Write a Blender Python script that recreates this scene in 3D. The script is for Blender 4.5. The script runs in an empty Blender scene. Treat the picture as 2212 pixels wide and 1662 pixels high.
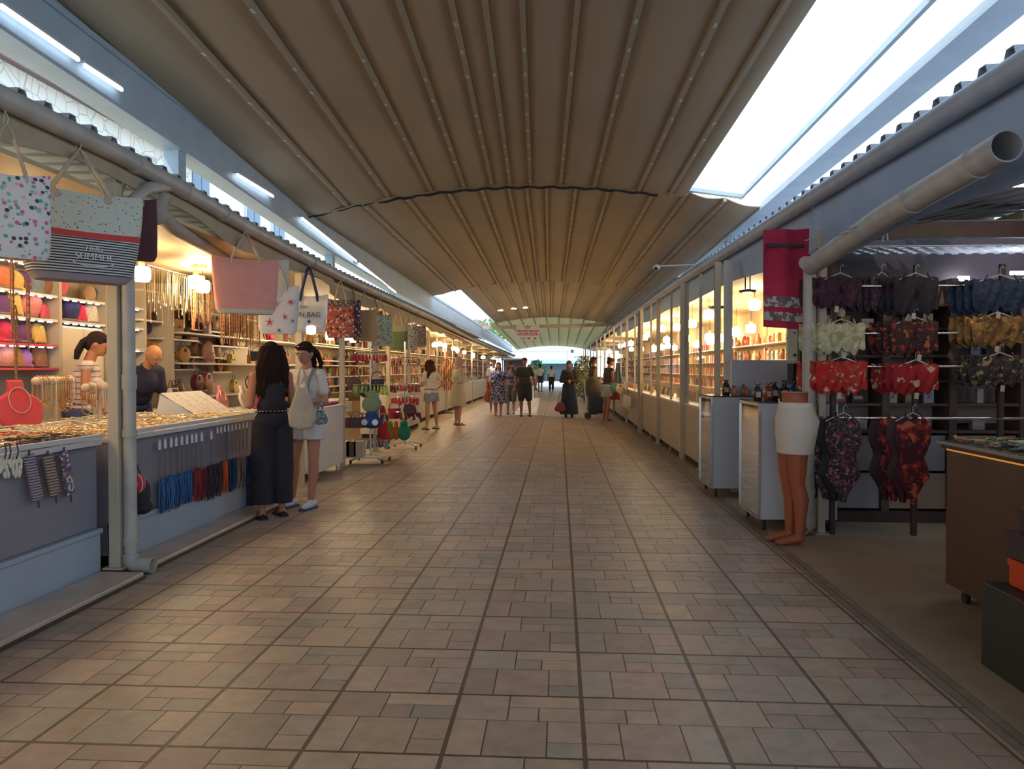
import bpy, math, random
import numpy as np
from mathutils import Vector, Matrix, Euler
random.seed(7); np.random.seed(7)
S = bpy.context.scene
C = S.collection
PI = math.pi
# ---------------- camera, world, sun, exposure ----------------
H = 1.42; F = 1650.0
YAW = math.atan(101 / F); PITCH = math.atan(34 / F * math.cos(YAW))
cam = bpy.data.cameras.new('camera'); cam.sensor_width = 36; cam.lens = 36 * F / 2212; cam.clip_end = 400
co = bpy.data.objects.new('camera', cam); C.objects.link(co)
co.location = (0, 0, H); co.rotation_euler = (PI / 2 - PITCH, 0, YAW)
S.camera = co
S.view_settings.view_transform = 'Standard'; S.view_settings.look = 'None'
S.view_settings.exposure = 0.22; S.view_settings.gamma = 1.0
S.cycles.use_denoising = True; S.cycles.max_bounces = 6; S.cycles.sample_clamp_indirect = 6
S.cycles.caustics_reflective = False; S.cycles.caustics_refractive = False
W = bpy.data.worlds.new('sky'); S.world = W; W.use_nodes = True
bg = W.node_tree.nodes['Background']; bg.inputs[0].default_value = (0.60, 0.78, 1.0, 1); bg.inputs[1].default_value = 2.1
sun = bpy.data.lights.new('sun', 'SUN'); sun.energy = 3.0; sun.angle = 0.02; sun.color = (1, .95, .86)
so = bpy.data.objects.new('sun', sun); C.objects.link(so); so.rotation_euler = (math.radians(20), math.radians(-30), 0)

def P(px, py, X=None, Y=None, Z=None):
    """point of the place seen at a pixel of the photograph, on the plane X, Y or Z"""
    r = Vector((math.cos(YAW), math.sin(YAW), 0)); f = Vector((-math.sin(YAW) * math.cos(PITCH), math.cos(YAW) * math.cos(PITCH), -math.sin(PITCH)))
    u = r.cross(f); d = r * ((px - 1106) / F) + u * ((831 - py) / F) + f
    t = X / d.x if X is not None else (Y / d.y if Y is not None else (Z - H) / d.z)
    return Vector((0, 0, H)) + d * t

# ---------------- materials ----------------
MATS = {}
def M(name, c=(.5, .5, .5), r=.6, m=0., noise=0., ns=8., bump=0., bs=40., em=None, es=0., alpha=None, trans=0., coat=0., oc=False, spec=.5):
    if name in MATS: return MATS[name]
    ma = bpy.data.materials.new(name); MATS[name] = ma; ma.use_nodes = True
    nt = ma.node_tree; b = nt.nodes['Principled BSDF']
    b.inputs['Base Color'].default_value = (*c, 1); b.inputs['Roughness'].default_value = r; b.inputs['Metallic'].default_value = m
    b.inputs['Specular IOR Level'].default_value = spec
    if coat: b.inputs['Coat Weight'].default_value = coat
    if alpha is not None: b.inputs['Alpha'].default_value = alpha
    if trans: b.inputs['Transmission Weight'].default_value = trans
    if em: b.inputs['Emission Color'].default_value = (*em, 1); b.inputs['Emission Strength'].default_value = es
    tc = nt.nodes.new('ShaderNodeTexCoord')
    src = None
    if oc:
        oi = nt.nodes.new('ShaderNodeObjectInfo'); src = oi.outputs['Color']; nt.links.new(src, b.inputs['Base Color'])
    if noise:
        n = nt.nodes.new('ShaderNodeTexNoise'); n.inputs['Scale'].default_value = ns; n.inputs['Detail'].default_value = 4
        nt.links.new(tc.outputs['Object'], n.inputs['Vector'])
        mr = nt.nodes.new('ShaderNodeMapRange'); mr.inputs[1].default_value = .3; mr.inputs[2].default_value = .7
        mr.inputs[3].default_value = 1 - noise; mr.inputs[4].default_value = 1 + noise
        nt.links.new(n.outputs[0], mr.inputs[0])
        mx = nt.nodes.new('ShaderNodeVectorMath'); mx.operation = 'MULTIPLY'
        if src: nt.links.new(src, mx.inputs[0])
        else: mx.inputs[0].default_value = c
        nt.links.new(mr.outputs[0], mx.inputs[1]); nt.links.new(mx.outputs[0], b.inputs['Base Color'])
    if bump:
        n = nt.nodes.new('ShaderNodeTexNoise'); n.inputs['Scale'].default_value = bs; n.inputs['Detail'].default_value = 3
        nt.links.new(tc.outputs['Object'], n.inputs['Vector'])
        bp = nt.nodes.new('ShaderNodeBump'); bp.inputs['Strength'].default_value = bump; bp.inputs['Distance'].default_value = .01
        nt.links.new(n.outputs[0], bp.inputs['Height']); nt.links.new(bp.outputs[0], b.inputs['Normal'])
    return ma

def MP(name, base, spots, scale=20., r=.8, thr=.35, kind='voronoi', axis=2, metal=0):
    """printed fabric: spots = list of colours scattered over base (voronoi) or bands (wave)"""
    if name in MATS: return MATS[name]
    ma = bpy.data.materials.new(name); MATS[name] = ma; ma.use_nodes = True
    nt = ma.node_tree; b = nt.nodes['Principled BSDF']; b.inputs['Roughness'].default_value = r; b.inputs['Metallic'].default_value = metal
    tc = nt.nodes.new('ShaderNodeTexCoord')
    mix = nt.nodes.new('ShaderNodeMix'); mix.data_type = 'RGBA'; mix.inputs[6].default_value = (*base, 1)
    if kind == 'voronoi':
        v = nt.nodes.new('ShaderNodeTexVoronoi'); v.inputs['Scale'].default_value = scale
        nt.links.new(tc.outputs['Object'], v.inputs['Vector'])
        lt = nt.nodes.new('ShaderNodeMath'); lt.operation = 'LESS_THAN'; lt.inputs[1].default_value = thr
        nt.links.new(v.outputs['Distance'], lt.inputs[0]); nt.links.new(lt.outputs[0], mix.inputs[0])
        sp = nt.nodes.new('ShaderNodeSeparateColor'); nt.links.new(v.outputs['Color'], sp.inputs[0])
        fac = sp.outputs[0]
    elif kind == 'edge':
        v = nt.nodes.new('ShaderNodeTexVoronoi'); v.feature = 'DISTANCE_TO_EDGE'; v.inputs['Scale'].default_value = scale
        nt.links.new(tc.outputs['Object'], v.inputs['Vector'])
        lt = nt.nodes.new('ShaderNodeMath'); lt.operation = 'LESS_THAN'; lt.inputs[1].default_value = thr
        nt.links.new(v.outputs['Distance'], lt.inputs[0]); nt.links.new(lt.outputs[0], mix.inputs[0]); fac = v.outputs['Distance']
    elif kind == 'noise':
        v = nt.nodes.new('ShaderNodeTexNoise'); v.inputs['Scale'].default_value = scale; v.inputs['Detail'].default_value = 3
        nt.links.new(tc.outputs['Object'], v.inputs['Vector'])
        lt = nt.nodes.new('ShaderNodeMath'); lt.operation = 'GREATER_THAN'; lt.inputs[1].default_value = thr
        nt.links.new(v.outputs[0], lt.inputs[0]); nt.links.new(lt.outputs[0], mix.inputs[0])
        v2 = nt.nodes.new('ShaderNodeTexNoise'); v2.inputs['Scale'].default_value = scale * .6
        nt.links.new(tc.outputs['Object'], v2.inputs['Vector']); fac = v2.outputs[0]
    else:
        sx = nt.nodes.new('ShaderNodeSeparateXYZ'); nt.links.new(tc.outputs['Object'], sx.inputs[0])
        mu = nt.nodes.new('ShaderNodeMath'); mu.operation = 'MULTIPLY'; mu.inputs[1].default_value = scale
        nt.links.new(sx.outputs[axis], mu.inputs[0])
        fr = nt.nodes.new('ShaderNodeMath'); fr.operation = 'FRACT'; nt.links.new(mu.outputs[0], fr.inputs[0])
        lt = nt.nodes.new('ShaderNodeMath'); lt.operation = 'LESS_THAN'; lt.inputs[1].default_value = thr
        nt.links.new(fr.outputs[0], lt.inputs[0]); nt.links.new(lt.outputs[0], mix.inputs[0]); fac = fr.outputs[0]
    cr = nt.nodes.new('ShaderNodeValToRGB'); cr.color_ramp.interpolation = 'CONSTANT'
    n = len(spots)
    lo, hi = (0, 1) if kind != 'noise' else (.3, .7)
    for i, s in enumerate(spots):
        e = cr.color_ramp.elements[i] if i < 2 else cr.color_ramp.elements.new(i / n)
        e.position = lo + (hi - lo) * i / n; e.color = (*s, 1)
    if n == 1: cr.color_ramp.elements[1].color = (*spots[0], 1)
    nt.links.new(fac, cr.inputs[0]); nt.links.new(cr.outputs[0], mix.inputs[7]); nt.links.new(mix.outputs[2], b.inputs['Base Color'])
    return ma

# ---------------- mesh builder ----------------
def frame(d):
    d = Vector(d).normalized(); a = Vector((0, 0, 1)) if abs(d.z) < .95 else Vector((1, 0, 0))
    u = d.cross(a).normalized(); return u, d.cross(u).normalized(), d
class MB:
    def __init__(s): s.v = []; s.f = []; s.mi = []; s.m = 0
    def n(s): return len(s.v)
    def add(s, vs, fs):
        b = len(s.v); s.v += [tuple(x) for x in vs]; s.f += [tuple(b + i for i in f) for f in fs]; s.mi += [s.m] * len(fs); return s
    def box(s, c, d, rot=None):
        x, y, z = d[0] / 2, d[1] / 2, d[2] / 2
        vs = [Vector((a, b, e)) for a in (-x, x) for b in (-y, y) for e in (-z, z)]
        if rot: R = Euler(rot).to_matrix(); vs = [R @ v for v in vs]
        c = Vector(c); vs = [v + c for v in vs]
        return s.add(vs, [(0, 1, 3, 2), (4, 6, 7, 5), (0, 4, 5, 1), (2, 3, 7, 6), (0, 2, 6, 4), (1, 5, 7, 3)])
    def bb(s, a, b):
        return s.box([(a[i] + b[i]) / 2 for i in range(3)], [abs(b[i] - a[i]) for i in range(3)])
    def quad(s, a, b, c, d): return s.add([a, b, c, d], [(0, 1, 2, 3)])
    def bar(s, p, q, w, h=None, up=(0, 0, 1)):
        p, q = Vector(p), Vector(q); d = (q - p).normalized(); h = h or w; up = Vector(up)
        if abs(d.dot(up)) > .95: up = Vector((0, 1, 0))
        a = d.cross(up).normalized() * w / 2; b = a.cross(d).normalized() * h / 2
        vs = [e + i * a + j * b for e in (p, q) for i, j in ((-1, -1), (1, -1), (1, 1), (-1, 1))]
        return s.add(vs, [(0, 3, 2, 1), (4, 5, 6, 7), (0, 1, 5, 4), (1, 2, 6, 5), (2, 3, 7, 6), (3, 0, 4, 7)])
    def tube(s, pts, r, n=8, caps=True, closed=False):
        pts = [Vector(p) for p in pts]; k = len(pts); rr = r if isinstance(r, (list, tuple)) else [r] * k
        vs = []; U = None
        for i, p in enumerate(pts):
            if closed: d = pts[(i + 1) % k] - pts[i - 1]
            else: d = pts[min(i + 1, k - 1)] - pts[max(i - 1, 0)]
            if d.length < 1e-9: d = Vector((0, 0, 1))
            d.normalize()
            if U is None: U = frame(d)[0]
            U = U - d * U.dot(d)
            if U.length < 1e-6: U = frame(d)[0]
            U.normalize(); V = d.cross(U)
            for j in range(n):
                a = 2 * PI * j / n; vs.append(p + (U * math.cos(a) + V * math.sin(a)) * rr[i])
        fs = []
        for i in range(k if closed else k - 1):
            for j in range(n):
                a, b = i * n + j, i * n + (j + 1) % n; e = ((i + 1) % k) * n
                fs.append((a, b, e + (j + 1) % n, e + j))
        if caps and not closed: fs += [tuple(range(n - 1, -1, -1)), tuple((k - 1) * n + j for j in range(n))]
        return s.add(vs, fs)
    def cyl(s, p, q, r, r2=None, n=12): return s.tube([p, q], [r, r if r2 is None else r2], n)
    def ell(s, c, r, n=14, m=9, rot=None):
        c = Vector(c); vs = []; R = Euler(rot).to_matrix() if rot else None
        for i in range(1, m):
            t = PI * i / m
            for j in range(n):
                a = 2 * PI * j / n; vs.append(Vector((r[0] * math.sin(t) * math.cos(a), r[1] * math.sin(t) * math.sin(a), r[2] * math.cos(t))))
        vs += [Vector((0, 0, r[2])), Vector((0, 0, -r[2]))]
        if R: vs = [R @ v for v in vs]
        vs = [v + c for v in vs]; fs = []
        for i in range(m - 2):
            for j in range(n): fs.append((i * n + j, (i + 1) * n + j, (i + 1) * n + (j + 1) % n, i * n + (j + 1) % n))
        T, B = (m - 1) * n, (m - 1) * n + 1
        for j in range(n): fs += [(T, j, (j + 1) % n), (B, (m - 2) * n + (j + 1) % n, (m - 2) * n + j)]
        return s.add(vs, fs)
    def rc(s, p, q, r0, r1, n=10):
        p, q = Vector(p), Vector(q); d = (q - p).normalized() if (q - p).length > 1e-6 else Vector((0, 0, 1))
        pts = []; rr = []
        for t in (-1, -.85, -.5): pts.append(p + d * r0 * t); rr.append(r0 * math.sqrt(max(1 - t * t, .01)))
        pts += [p, q]; rr += [r0, r1]
        for t in (.5, .85, 1): pts.append(q + d * r1 * t); rr.append(r1 * math.sqrt(max(1 - t * t, .01)))
        return s.tube(pts, rr, n)
    def lathe(s, prof, c=(0, 0, 0), n=20, sx=1, sy=1):
        c = Vector(c); vs = []
        for r, z in prof:
            for j in range(n): a = 2 * PI * j / n; vs.append(c + Vector((r * sx * math.cos(a), r * sy * math.sin(a), z)))
        fs = [(i * n + j, i * n + (j + 1) % n, (i + 1) * n + (j + 1) % n, (i + 1) * n + j) for i in range(len(prof) - 1) for j in range(n)]
        fs += [tuple(range(n - 1, -1, -1)), tuple((len(prof) - 1) * n + j for j in range(n))]
        return s.add(vs, fs)
    def prism(s, poly, t, y=0, axis='y'):
        """outline (x,z) extruded along y (thickness t centred at y)"""
        k = len(poly); vs = []
        for o in (y - t / 2, y + t / 2):
            for a, b in poly: vs.append((a, o, b) if axis == 'y' else ((o, a, b) if axis == 'x' else (a, b, o)))
        fs = [tuple(range(k - 1, -1, -1)), tuple(range(k, 2 * k))] + [(i, (i + 1) % k, k + (i + 1) % k, k + i) for i in range(k)]
        return s.add(vs, fs)
    def grid(s, fn, nu, nv, th=0):
        vs = [Vector(fn(i / nu, j / nv)) for i in range(nu + 1) for j in range(nv + 1)]
        fs = [(i * (nv + 1) + j, (i + 1) * (nv + 1) + j, (i + 1) * (nv + 1) + j + 1, i * (nv + 1) + j + 1) for i in range(nu) for j in range(nv)]
        return s.add(vs, fs)
    def tr(s, fn, start=0):
        for i in range(start, len(s.v)): s.v[i] = tuple(fn(Vector(s.v[i])))
        return s
    def build(s, name, mat, parent=None, smooth=True, vox=0, sm=0, bevel=0, thick=0, sub=0, local=False, disp=None):
        me = bpy.data.meshes.new(name); me.from_pydata([tuple(v) for v in s.v], [], s.f)
        mats = mat if isinstance(mat, (list, tuple)) else [mat]
        for x in mats: me.materials.append(x)
        if len(mats) > 1 and not vox: me.polygons.foreach_set('material_index', s.mi)
        me.update(); o = bpy.data.objects.new(name, me); C.objects.link(o)
        if vox or thick or sub:
            if thick: md = o.modifiers.new('t', 'SOLIDIFY'); md.thickness = thick; md.offset = 0
            if vox:
                md = o.modifiers.new('r', 'REMESH'); md.mode = 'VOXEL'; md.voxel_size = vox; md.use_smooth_shade = True
                if sm: md = o.modifiers.new('s', 'SMOOTH'); md.factor = .5; md.iterations = sm
            if sub: md = o.modifiers.new('u', 'SUBSURF'); md.levels = md.render_levels = sub
            dg = bpy.context.evaluated_depsgraph_get(); nm = bpy.data.meshes.new_from_object(o.evaluated_get(dg)); o.modifiers.clear()
            o.data = nm; bpy.data.meshes.remove(me); me = nm; me.name = name
            if not me.materials:
                for x in mats: me.materials.append(x)
        if bevel: md = o.modifiers.new('bevel', 'BEVEL'); md.width = bevel; md.segments = 2; md.limit_method = 'ANGLE'
        if smooth: me.polygons.foreach_set('use_smooth', [True] * len(me.polygons)); me.set_sharp_from_angle(angle=.7) if not vox else None
        me.update()
        if parent is not None:
            o.parent = parent
            if not local: o.matrix_parent_inverse = parent_inv(parent)
        elif not local:
            co_ = np.empty(len(me.vertices) * 3); me.vertices.foreach_get('co', co_); co_ = co_.reshape(-1, 3)
            c = Vector(((co_[:, 0].min() + co_[:, 0].max()) / 2, (co_[:, 1].min() + co_[:, 1].max()) / 2, co_[:, 2].min()))
            me.transform(Matrix.Translation(-c)); o.location = c
        return o
def parent_inv(p):
    m = Matrix.Translation(p.location) @ p.rotation_euler.to_matrix().to_4x4()
    if p.parent: m = Matrix.Translation(p.parent.location) @ p.parent.rotation_euler.to_matrix().to_4x4() @ p.matrix_parent_inverse @ m
    return m.inverted()
def tag(o, label=None, cat=None, group=None, kind=None):
    if label: o['label'] = label
    if cat: o['category'] = cat
    if group: o['group'] = group
    if kind: o['kind'] = kind
    return o
def empty(name, loc=(0, 0, 0), label=None, cat=None, group=None, rz=0):
    o = bpy.data.objects.new(name, None); C.objects.link(o); o.location = loc; o.rotation_euler = (0, 0, rz); o.empty_display_size = .1
    return tag(o, label, cat, group)
def struct(mb, name, mat, **k):
    o = mb.build(name, mat, **k); o['kind'] = 'structure'; return o
def copy_tree(o, loc=None, rz=None, sc=None, label=None, group=None, color=None, rot=None, parent=None, depth=0):
    c = o.copy(); C.objects.link(c)
    if parent is not None: c.parent = parent
    if loc is not None: c.location = loc
    if rz is not None: c.rotation_euler = (0, 0, rz)
    if rot is not None: c.rotation_euler = rot
    if sc is not None: c.scale = (sc,) * 3 if isinstance(sc, (int, float)) else sc
    if label: c['label'] = label
    if group: c['group'] = group
    if color: c.color = (*color, 1)
    for ch in list(o.children): copy_tree(ch, parent=c, color=color if ch.get('tint') else None, depth=depth + 1)
    return c
class Proto:
    """first use places the prototype itself, later uses copy it"""
    def __init__(s, root): s.o = root; s.used = False
    def put(s, loc, rz=0, sc=1, label=None, group=None, color=None, rot=None):
        if not s.used:
            s.used = True; s.src = s.o; o = s.o; o.location = loc; o.rotation_euler = rot if rot is not None else (0, 0, rz); o.scale = (sc,) * 3 if isinstance(sc, (int, float)) else sc
            if label: o['label'] = label
            if group: o['group'] = group
            if color:
                o.color = (*color, 1)
                for ch in o.children:
                    if ch.get('tint'): ch.color = (*color, 1)
            return o
        return copy_tree(s.o, loc, rz, sc, label, group, color, rot)
def text(s, size, mat, parent, mtx, name='lettering', ext=.001, align='CENTER', shear=0, sx=1, local=False, bold=0):
    cu = bpy.data.curves.new('t', 'FONT'); cu.body = s; cu.size = size; cu.extrude = ext; cu.offset = bold; cu.align_x = align; cu.align_y = 'CENTER'; cu.shear = shear
    t = bpy.data.objects.new('t', cu); C.objects.link(t); dg = bpy.context.evaluated_depsgraph_get(); dg.update()
    me = bpy.data.meshes.new_from_object(t.evaluated_get(dg)); bpy.data.objects.remove(t); bpy.data.curves.remove(cu)
    me.transform(mtx @ Matrix.Diagonal((sx, 1, 1, 1))); me.materials.clear(); me.materials.append(mat)
    o = bpy.data.objects.new(name, me); C.objects.link(o); o.parent = parent
    if not local: o.matrix_parent_inverse = parent_inv(parent)
    return o
# common materials
white = M('white_paint', (.62, .62, .60), .5, noise=.06, ns=2)
cream = M('cream_paint', (.50, .43, .32), .6, noise=.08, ns=3)
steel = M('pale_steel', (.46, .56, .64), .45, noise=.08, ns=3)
pvc = M('pvc_pipe', (.42, .40, .36), .5, noise=.15, ns=6)
darkgap = M('dark_gap', (.02, .018, .016), .9)
ply = M('warm_ply', (.55, .42, .24), .6, noise=.12, ns=4)
chrome = M('chrome', (.7, .7, .7), .25, 1.)
blk = M('black_plastic', (.015, .015, .017), .5)
gold = M('gold_metal', (.83, .55, .20), .3, 1.)
oc_cloth = M('tinted_cloth', r=.85, oc=True, noise=.12, ns=30, bump=.4, bs=80)
oc_leather = M('tinted_leather', r=.45, oc=True, noise=.1, ns=12, bump=.15, bs=60)
oc_plain = M('tinted_plain', r=.4, oc=True)
rope = M('rope', (.55, .45, .32), .9, bump=.6, bs=300)
# ---------------- floor ----------------
def floor():
    s = .525; X0 = .098; Y0 = 2.76; mb = MB(); cols = []
    pat = [(0, .55, .42, 1), (.42, .78, 1, 1), (.42, .55, .66, .78), (.66, .55, 1, .78), (0, 0, .27, .55), (.27, 0, .73, .55), (.73, .22, 1, .55), (.73, 0, 1, .22)]
    pal = [(.40, .32, .25), (.365, .295, .245), (.42, .33, .255), (.375, .28, .245), (.375, .32, .27), (.40, .30, .255), (.34, .30, .255)]
    xs = range(-6, 4); ys = range(-18, 125)
    rnd = random.Random(3)
    vs = []; fs = []; colors = []
    for i in xs:
        for j in ys:
            x0 = X0 + i * s; y0 = Y0 + j * s
            flip = (i * 7 + j * 3) % 5 == 0
            for a, b, c, d in pat:
                if flip: a, c = 1 - c, 1 - a
                g = .006; gm = .009
                ax = x0 + a * s + (gm if a == 0 else g / 2); cx = x0 + c * s - (gm if c == 1 else g / 2)
                by = y0 + b * s + (gm if b == 0 else g / 2); dy = y0 + d * s - (gm if d == 1 else g / 2)
                cx = min(cx, 1.70)
                if cx <= ax: continue
                k = len(vs); z = 0; e = 0; zz = -.0018
                vs += [(ax + e, by + e, z), (cx - e, by + e, z), (cx - e, dy - e, z), (ax + e, dy - e, z), (ax, by, zz), (cx, by, zz), (cx, dy, zz), (ax, dy, zz)]
                nf = [(0, 1, 2, 3), (4, 5, 1, 0), (5, 6, 2, 1), (6, 7, 3, 2), (7, 4, 0, 3)]
                fs += [tuple(k + q for q in f) for f in nf]
                base = pal[rnd.randrange(len(pal))]; v = rnd.uniform(.88, 1.12); colors += [(base[0] * v, base[1] * v, base[2] * v, 1)] * 5
    k = len(vs); vs += [(-7, -9, -.0018), (9, -9, -.0018), (9, 140, -.0018), (-7, 140, -.0018)]; fs.append((k, k + 1, k + 2, k + 3)); colors.append((.12, .08, .055, 1))
    me = bpy.data.meshes.new('floor'); me.from_pydata(vs, [], fs)
    at = me.color_attributes.new('tile', 'FLOAT_COLOR', 'CORNER'); arr = []
    for p, c in zip(me.polygons, colors): arr += list(c) * p.loop_total
    at.data.foreach_set('color', arr)
    ma = M('floor_tile', (.3, .25, .2), .3, bump=.05, bs=14); nt = ma.node_tree; b = nt.nodes['Principled BSDF']
    ca = nt.nodes.new('ShaderNodeVertexColor'); ca.layer_name = 'tile'
    n = nt.nodes.new('ShaderNodeTexNoise'); n.inputs['Scale'].default_value = 9; n.inputs['Detail'].default_value = 8; n.inputs['Roughness'].default_value = .7
    tc = nt.nodes.new('ShaderNodeTexCoord'); nt.links.new(tc.outputs['Object'], n.inputs['Vector'])
    mr = nt.nodes.new('ShaderNodeMapRange'); mr.inputs[1].default_value = .3; mr.inputs[2].default_value = .7; mr.inputs[3].default_value = .78; mr.inputs[4].default_value = 1.18
    mx = nt.nodes.new('ShaderNodeVectorMath'); mx.operation = 'MULTIPLY'
    nt.links.new(n.outputs[0], mr.inputs[0]); nt.links.new(ca.outputs[0], mx.inputs[0]); nt.links.new(mr.outputs[0], mx.inputs[1]); nt.links.new(mx.outputs[0], b.inputs['Base Color'])
    m2 = nt.nodes.new('ShaderNodeMapRange'); m2.inputs[1].default_value = .3; m2.inputs[2].default_value = .7; m2.inputs[3].default_value = .40; m2.inputs[4].default_value = .52
    nt.links.new(n.outputs[0], m2.inputs[0]); nt.links.new(m2.outputs[0], b.inputs['Roughness'])
    me.materials.append(ma); o = bpy.data.objects.new('floor', me); C.objects.link(o); o['kind'] = 'structure'
floor()
conc = M('concrete', (.34, .27, .20), .5, noise=.15, ns=2.5, bump=.1, bs=20)
struct(MB().bb((1.80, -9, -.03), (8.5, 62, 0)), 'floor_shop', conc, smooth=False)
struct(MB().bb((1.705, -9, -.03), (1.745, 60, .002)).bb((1.752, -9, -.03), (1.795, 60, .002)), 'trim_1', M('border_tile', (.22, .19, .155), .4, noise=.2, ns=9), smooth=False)
struct(MB().bb((-8, -9, -.03), (-3.05, 62, -.001)), 'floor_stalls', conc, smooth=False)
struct(MB().bb((-30, 60.2, -.03), (30, 140, .001)), 'floor_court', M('pale_paving', (.55, .55, .52), .6, noise=.1, ns=.7), smooth=False)
# kerb slabs, left
marble = M('kerb_marble', (.50, .40, .33), .35, noise=.15, ns=5)
struct(MB().bb((-3.10, .5, 0), (-2.80, 4.98, .045)), 'trim_2', marble, smooth=False, bevel=.006)
struct(MB().bb((-3.12, 5.15, 0), (-2.86, 7.75, .045)), 'trim_3', marble, smooth=False, bevel=.006)
struct(MB().bb((-2.81, .5, 0), (-2.785, 4.98, .02)).bb((-2.87, 5.15, 0), (-2.845, 7.75, .02)), 'trim_4', M('kerb_foot_dark', (.06, .045, .035), .6), smooth=False)  # dark strips along the foot of the kerb slabs

# ---------------- awning ----------------
fab = M('awning_fabric', (.44, .35, .23), .8, noise=.06, ns=.6)
def thin(name, c, w):
    ma = M(name, c, .8, noise=.06, ns=.6); nt = ma.node_tree; b = nt.nodes['Principled BSDF']; t = nt.nodes.new('ShaderNodeBsdfTranslucent'); t.inputs[0].default_value = (.8, .78, .55, 1)
    mx = nt.nodes.new('ShaderNodeMixShader'); mx.inputs[0].default_value = w; out = [n for n in nt.nodes if n.type == 'OUTPUT_MATERIAL'][0]
    nt.links.new(b.outputs[0], mx.inputs[1]); nt.links.new(t.outputs[0], mx.inputs[2]); nt.links.new(mx.outputs[0], out.inputs[0]); return ma
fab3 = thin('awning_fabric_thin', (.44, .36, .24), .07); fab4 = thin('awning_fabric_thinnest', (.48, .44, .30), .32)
ribm = M('awning_rib', (.40, .33, .22), .6)
rivet = M('rivet', (.62, .58, .5), .4)
RX = [-3.07, -2.46, -1.84, -1.36, -.96, -.70, -.41, .02, .5, 1.13, 1.57]
def arch(x, y=11): return -(.021 + .0035 * (max(4, min(y, 11)) - 5.5)) * (x + .45) ** 2
def awning(Y0, Y1, zf, X0, X1, ribs, label, drift=0, fab=fab):
    r = empty('awning', (0, (Y0 + Y1) / 2, zf(Y1)), label, 'awning')
    sx = lambda x, y: x + drift * (y - Y1) * max(0, min(1, (x + 3.68) / .6))
    stops = sorted(set([X0, X1] + [q for q in ribs if X0 < q < X1]))
    mb = MB()
    for a, b in zip(stops[:-1], stops[1:]):
        def fn(u, v, a=a, b=b):
            x = a + (b - a) * u; y = Y0 + (Y1 - Y0) * v
            sag = -.05 * math.sin(PI * u) * min(1, (b - a) / .5)
            return (sx(x, y), y, zf(y) + arch(x, y) + sag + .02)
        mb.grid(fn, 6, 6)
    mb.build('fabric', fab, r, thick=.012)
    for q in ribs:
        if q < X0 - .01 or q > X1 + .01: continue
        a = (sx(q, Y0), Y0, zf(Y0) + arch(q, Y0) - .005); b = (sx(q, Y1), Y1 + .06, zf(Y1) + arch(q, Y1) - .005)
        mr = MB().bar(a, b, .045, .055); mr.m = 1; L = Y1 - Y0
        for k in range(int(L / .5)):
            if random.random() < .6:
                y = Y0 + .25 + k * .5; mr.box((sx(q, y), y, a[2] + (b[2] - a[2]) * (y - Y0) / L - .029), (.03, .07, .004))
        mr.build('rib', [ribm, rivet], r, smooth=False)
    MB().grid(lambda u, v: (X0 + (X1 - X0) * u, Y1 - .05 + .06 * v, zf(Y1) + arch(X0 + (X1 - X0) * u) - .012 * v), 30, 1).build('hem', fab, r, thick=.006)
    return r
z1 = lambda y: 4.07 + .0424 * (11 - y)
z2 = lambda y: 4.085 - .0145 * (y - 11)
z3 = lambda y: 3.955 - .007 * (y - 21.8)
z4 = lambda y: 3.88 - .027 * (y - 36)
awning(-9, 1.05, lambda y: z1(y) + .02, -3.68, 2.9, RX + [2.2], 'awning section directly above and behind the viewpoint', drift=0)
awning(1.0, 11.0, z1, -3.68, 1.80, RX, 'nearest retractable beige awning overhead, stopping short of the bright open strip', drift=-.0245)
awning(10.95, 21.8, z2, -3.68, 2.75, [x + .1 for x in RX] + [2.2], 'second beige awning section beyond the dark slit, running under the camera arm', drift=-.012)
awning(21.6, 36, z3, -3.0, 2.75, [x + .05 for x in RX[1:]] + [2.2], 'third beige awning section between the downlights and the pale cross beam', drift=-.012, fab=fab3)
awning(35.8, 60, z4, -3.3, 2.9, [-3, -2.4, -1.8, -1.2, -.6, 0, .6, 1.2, 1.8, 2.4], 'farthest pale awning section hanging behind the credit card sign', fab=fab4)
# dark slit cable between first two sections
mb = MB(); pts = []
for i in range(60):
    x = -3.7 + i * (5.1) / 59; pts.append((x, 11.02, z1(11) + arch(x) - .045 + .012 * math.sin(i * 1.7) + (.02 if x < -2.6 else 0)))
tag(mb.tube(pts, .018, 6).build('slit_cable', M('dark_cable', (.03, .03, .035), .8)), 'dark wavy cable slung across the joint of the first two awning sections', 'cable')

# ---------------- steel structure ----------------
def beam_run(X, pts, w, h, label, name='roof_beam', extra=None):
    r = empty(name, (X, pts[0][0], pts[0][1]), label, 'beam')
    mb = MB()
    for (ya, za), (yb, zb) in zip(pts[:-1], pts[1:]): mb.bar((X, ya, za), (X, yb, zb), w, h)
    mb.build('web', steel, r, smooth=False)
    mb = MB()
    for (ya, za), (yb, zb) in zip(pts[:-1], pts[1:]):
        mb.bar((X, ya, za - h / 2 + .015), (X, yb, zb - h / 2 + .015), w + .12, .03)
    mb.build('flange', steel, r, smooth=False)
    mb = MB()
    for (ya, za), (yb, zb) in zip(pts[:-1], pts[1:]):
        s_ = 1 if X < 0 else -1
        mb.bar((X + s_ * (w / 2 + .01), ya, za + h / 2 - .06), (X + s_ * (w / 2 + .01), yb, zb + h / 2 - .06), .03, .05)
    mb.build('rail', steel, r, smooth=False)
    return r
BL = [(-9, 4.4), (1, 4.02), (5, 3.82), (7.2, 3.73), (11.8, 3.48), (17.5, 3.33), (30, 3.22), (60, 2.95)]
beam_run(-3.70, [(a, b + .04) for a, b in BL], .10, .52, 'long pale steel beam carrying the left edge of the awning')
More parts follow.
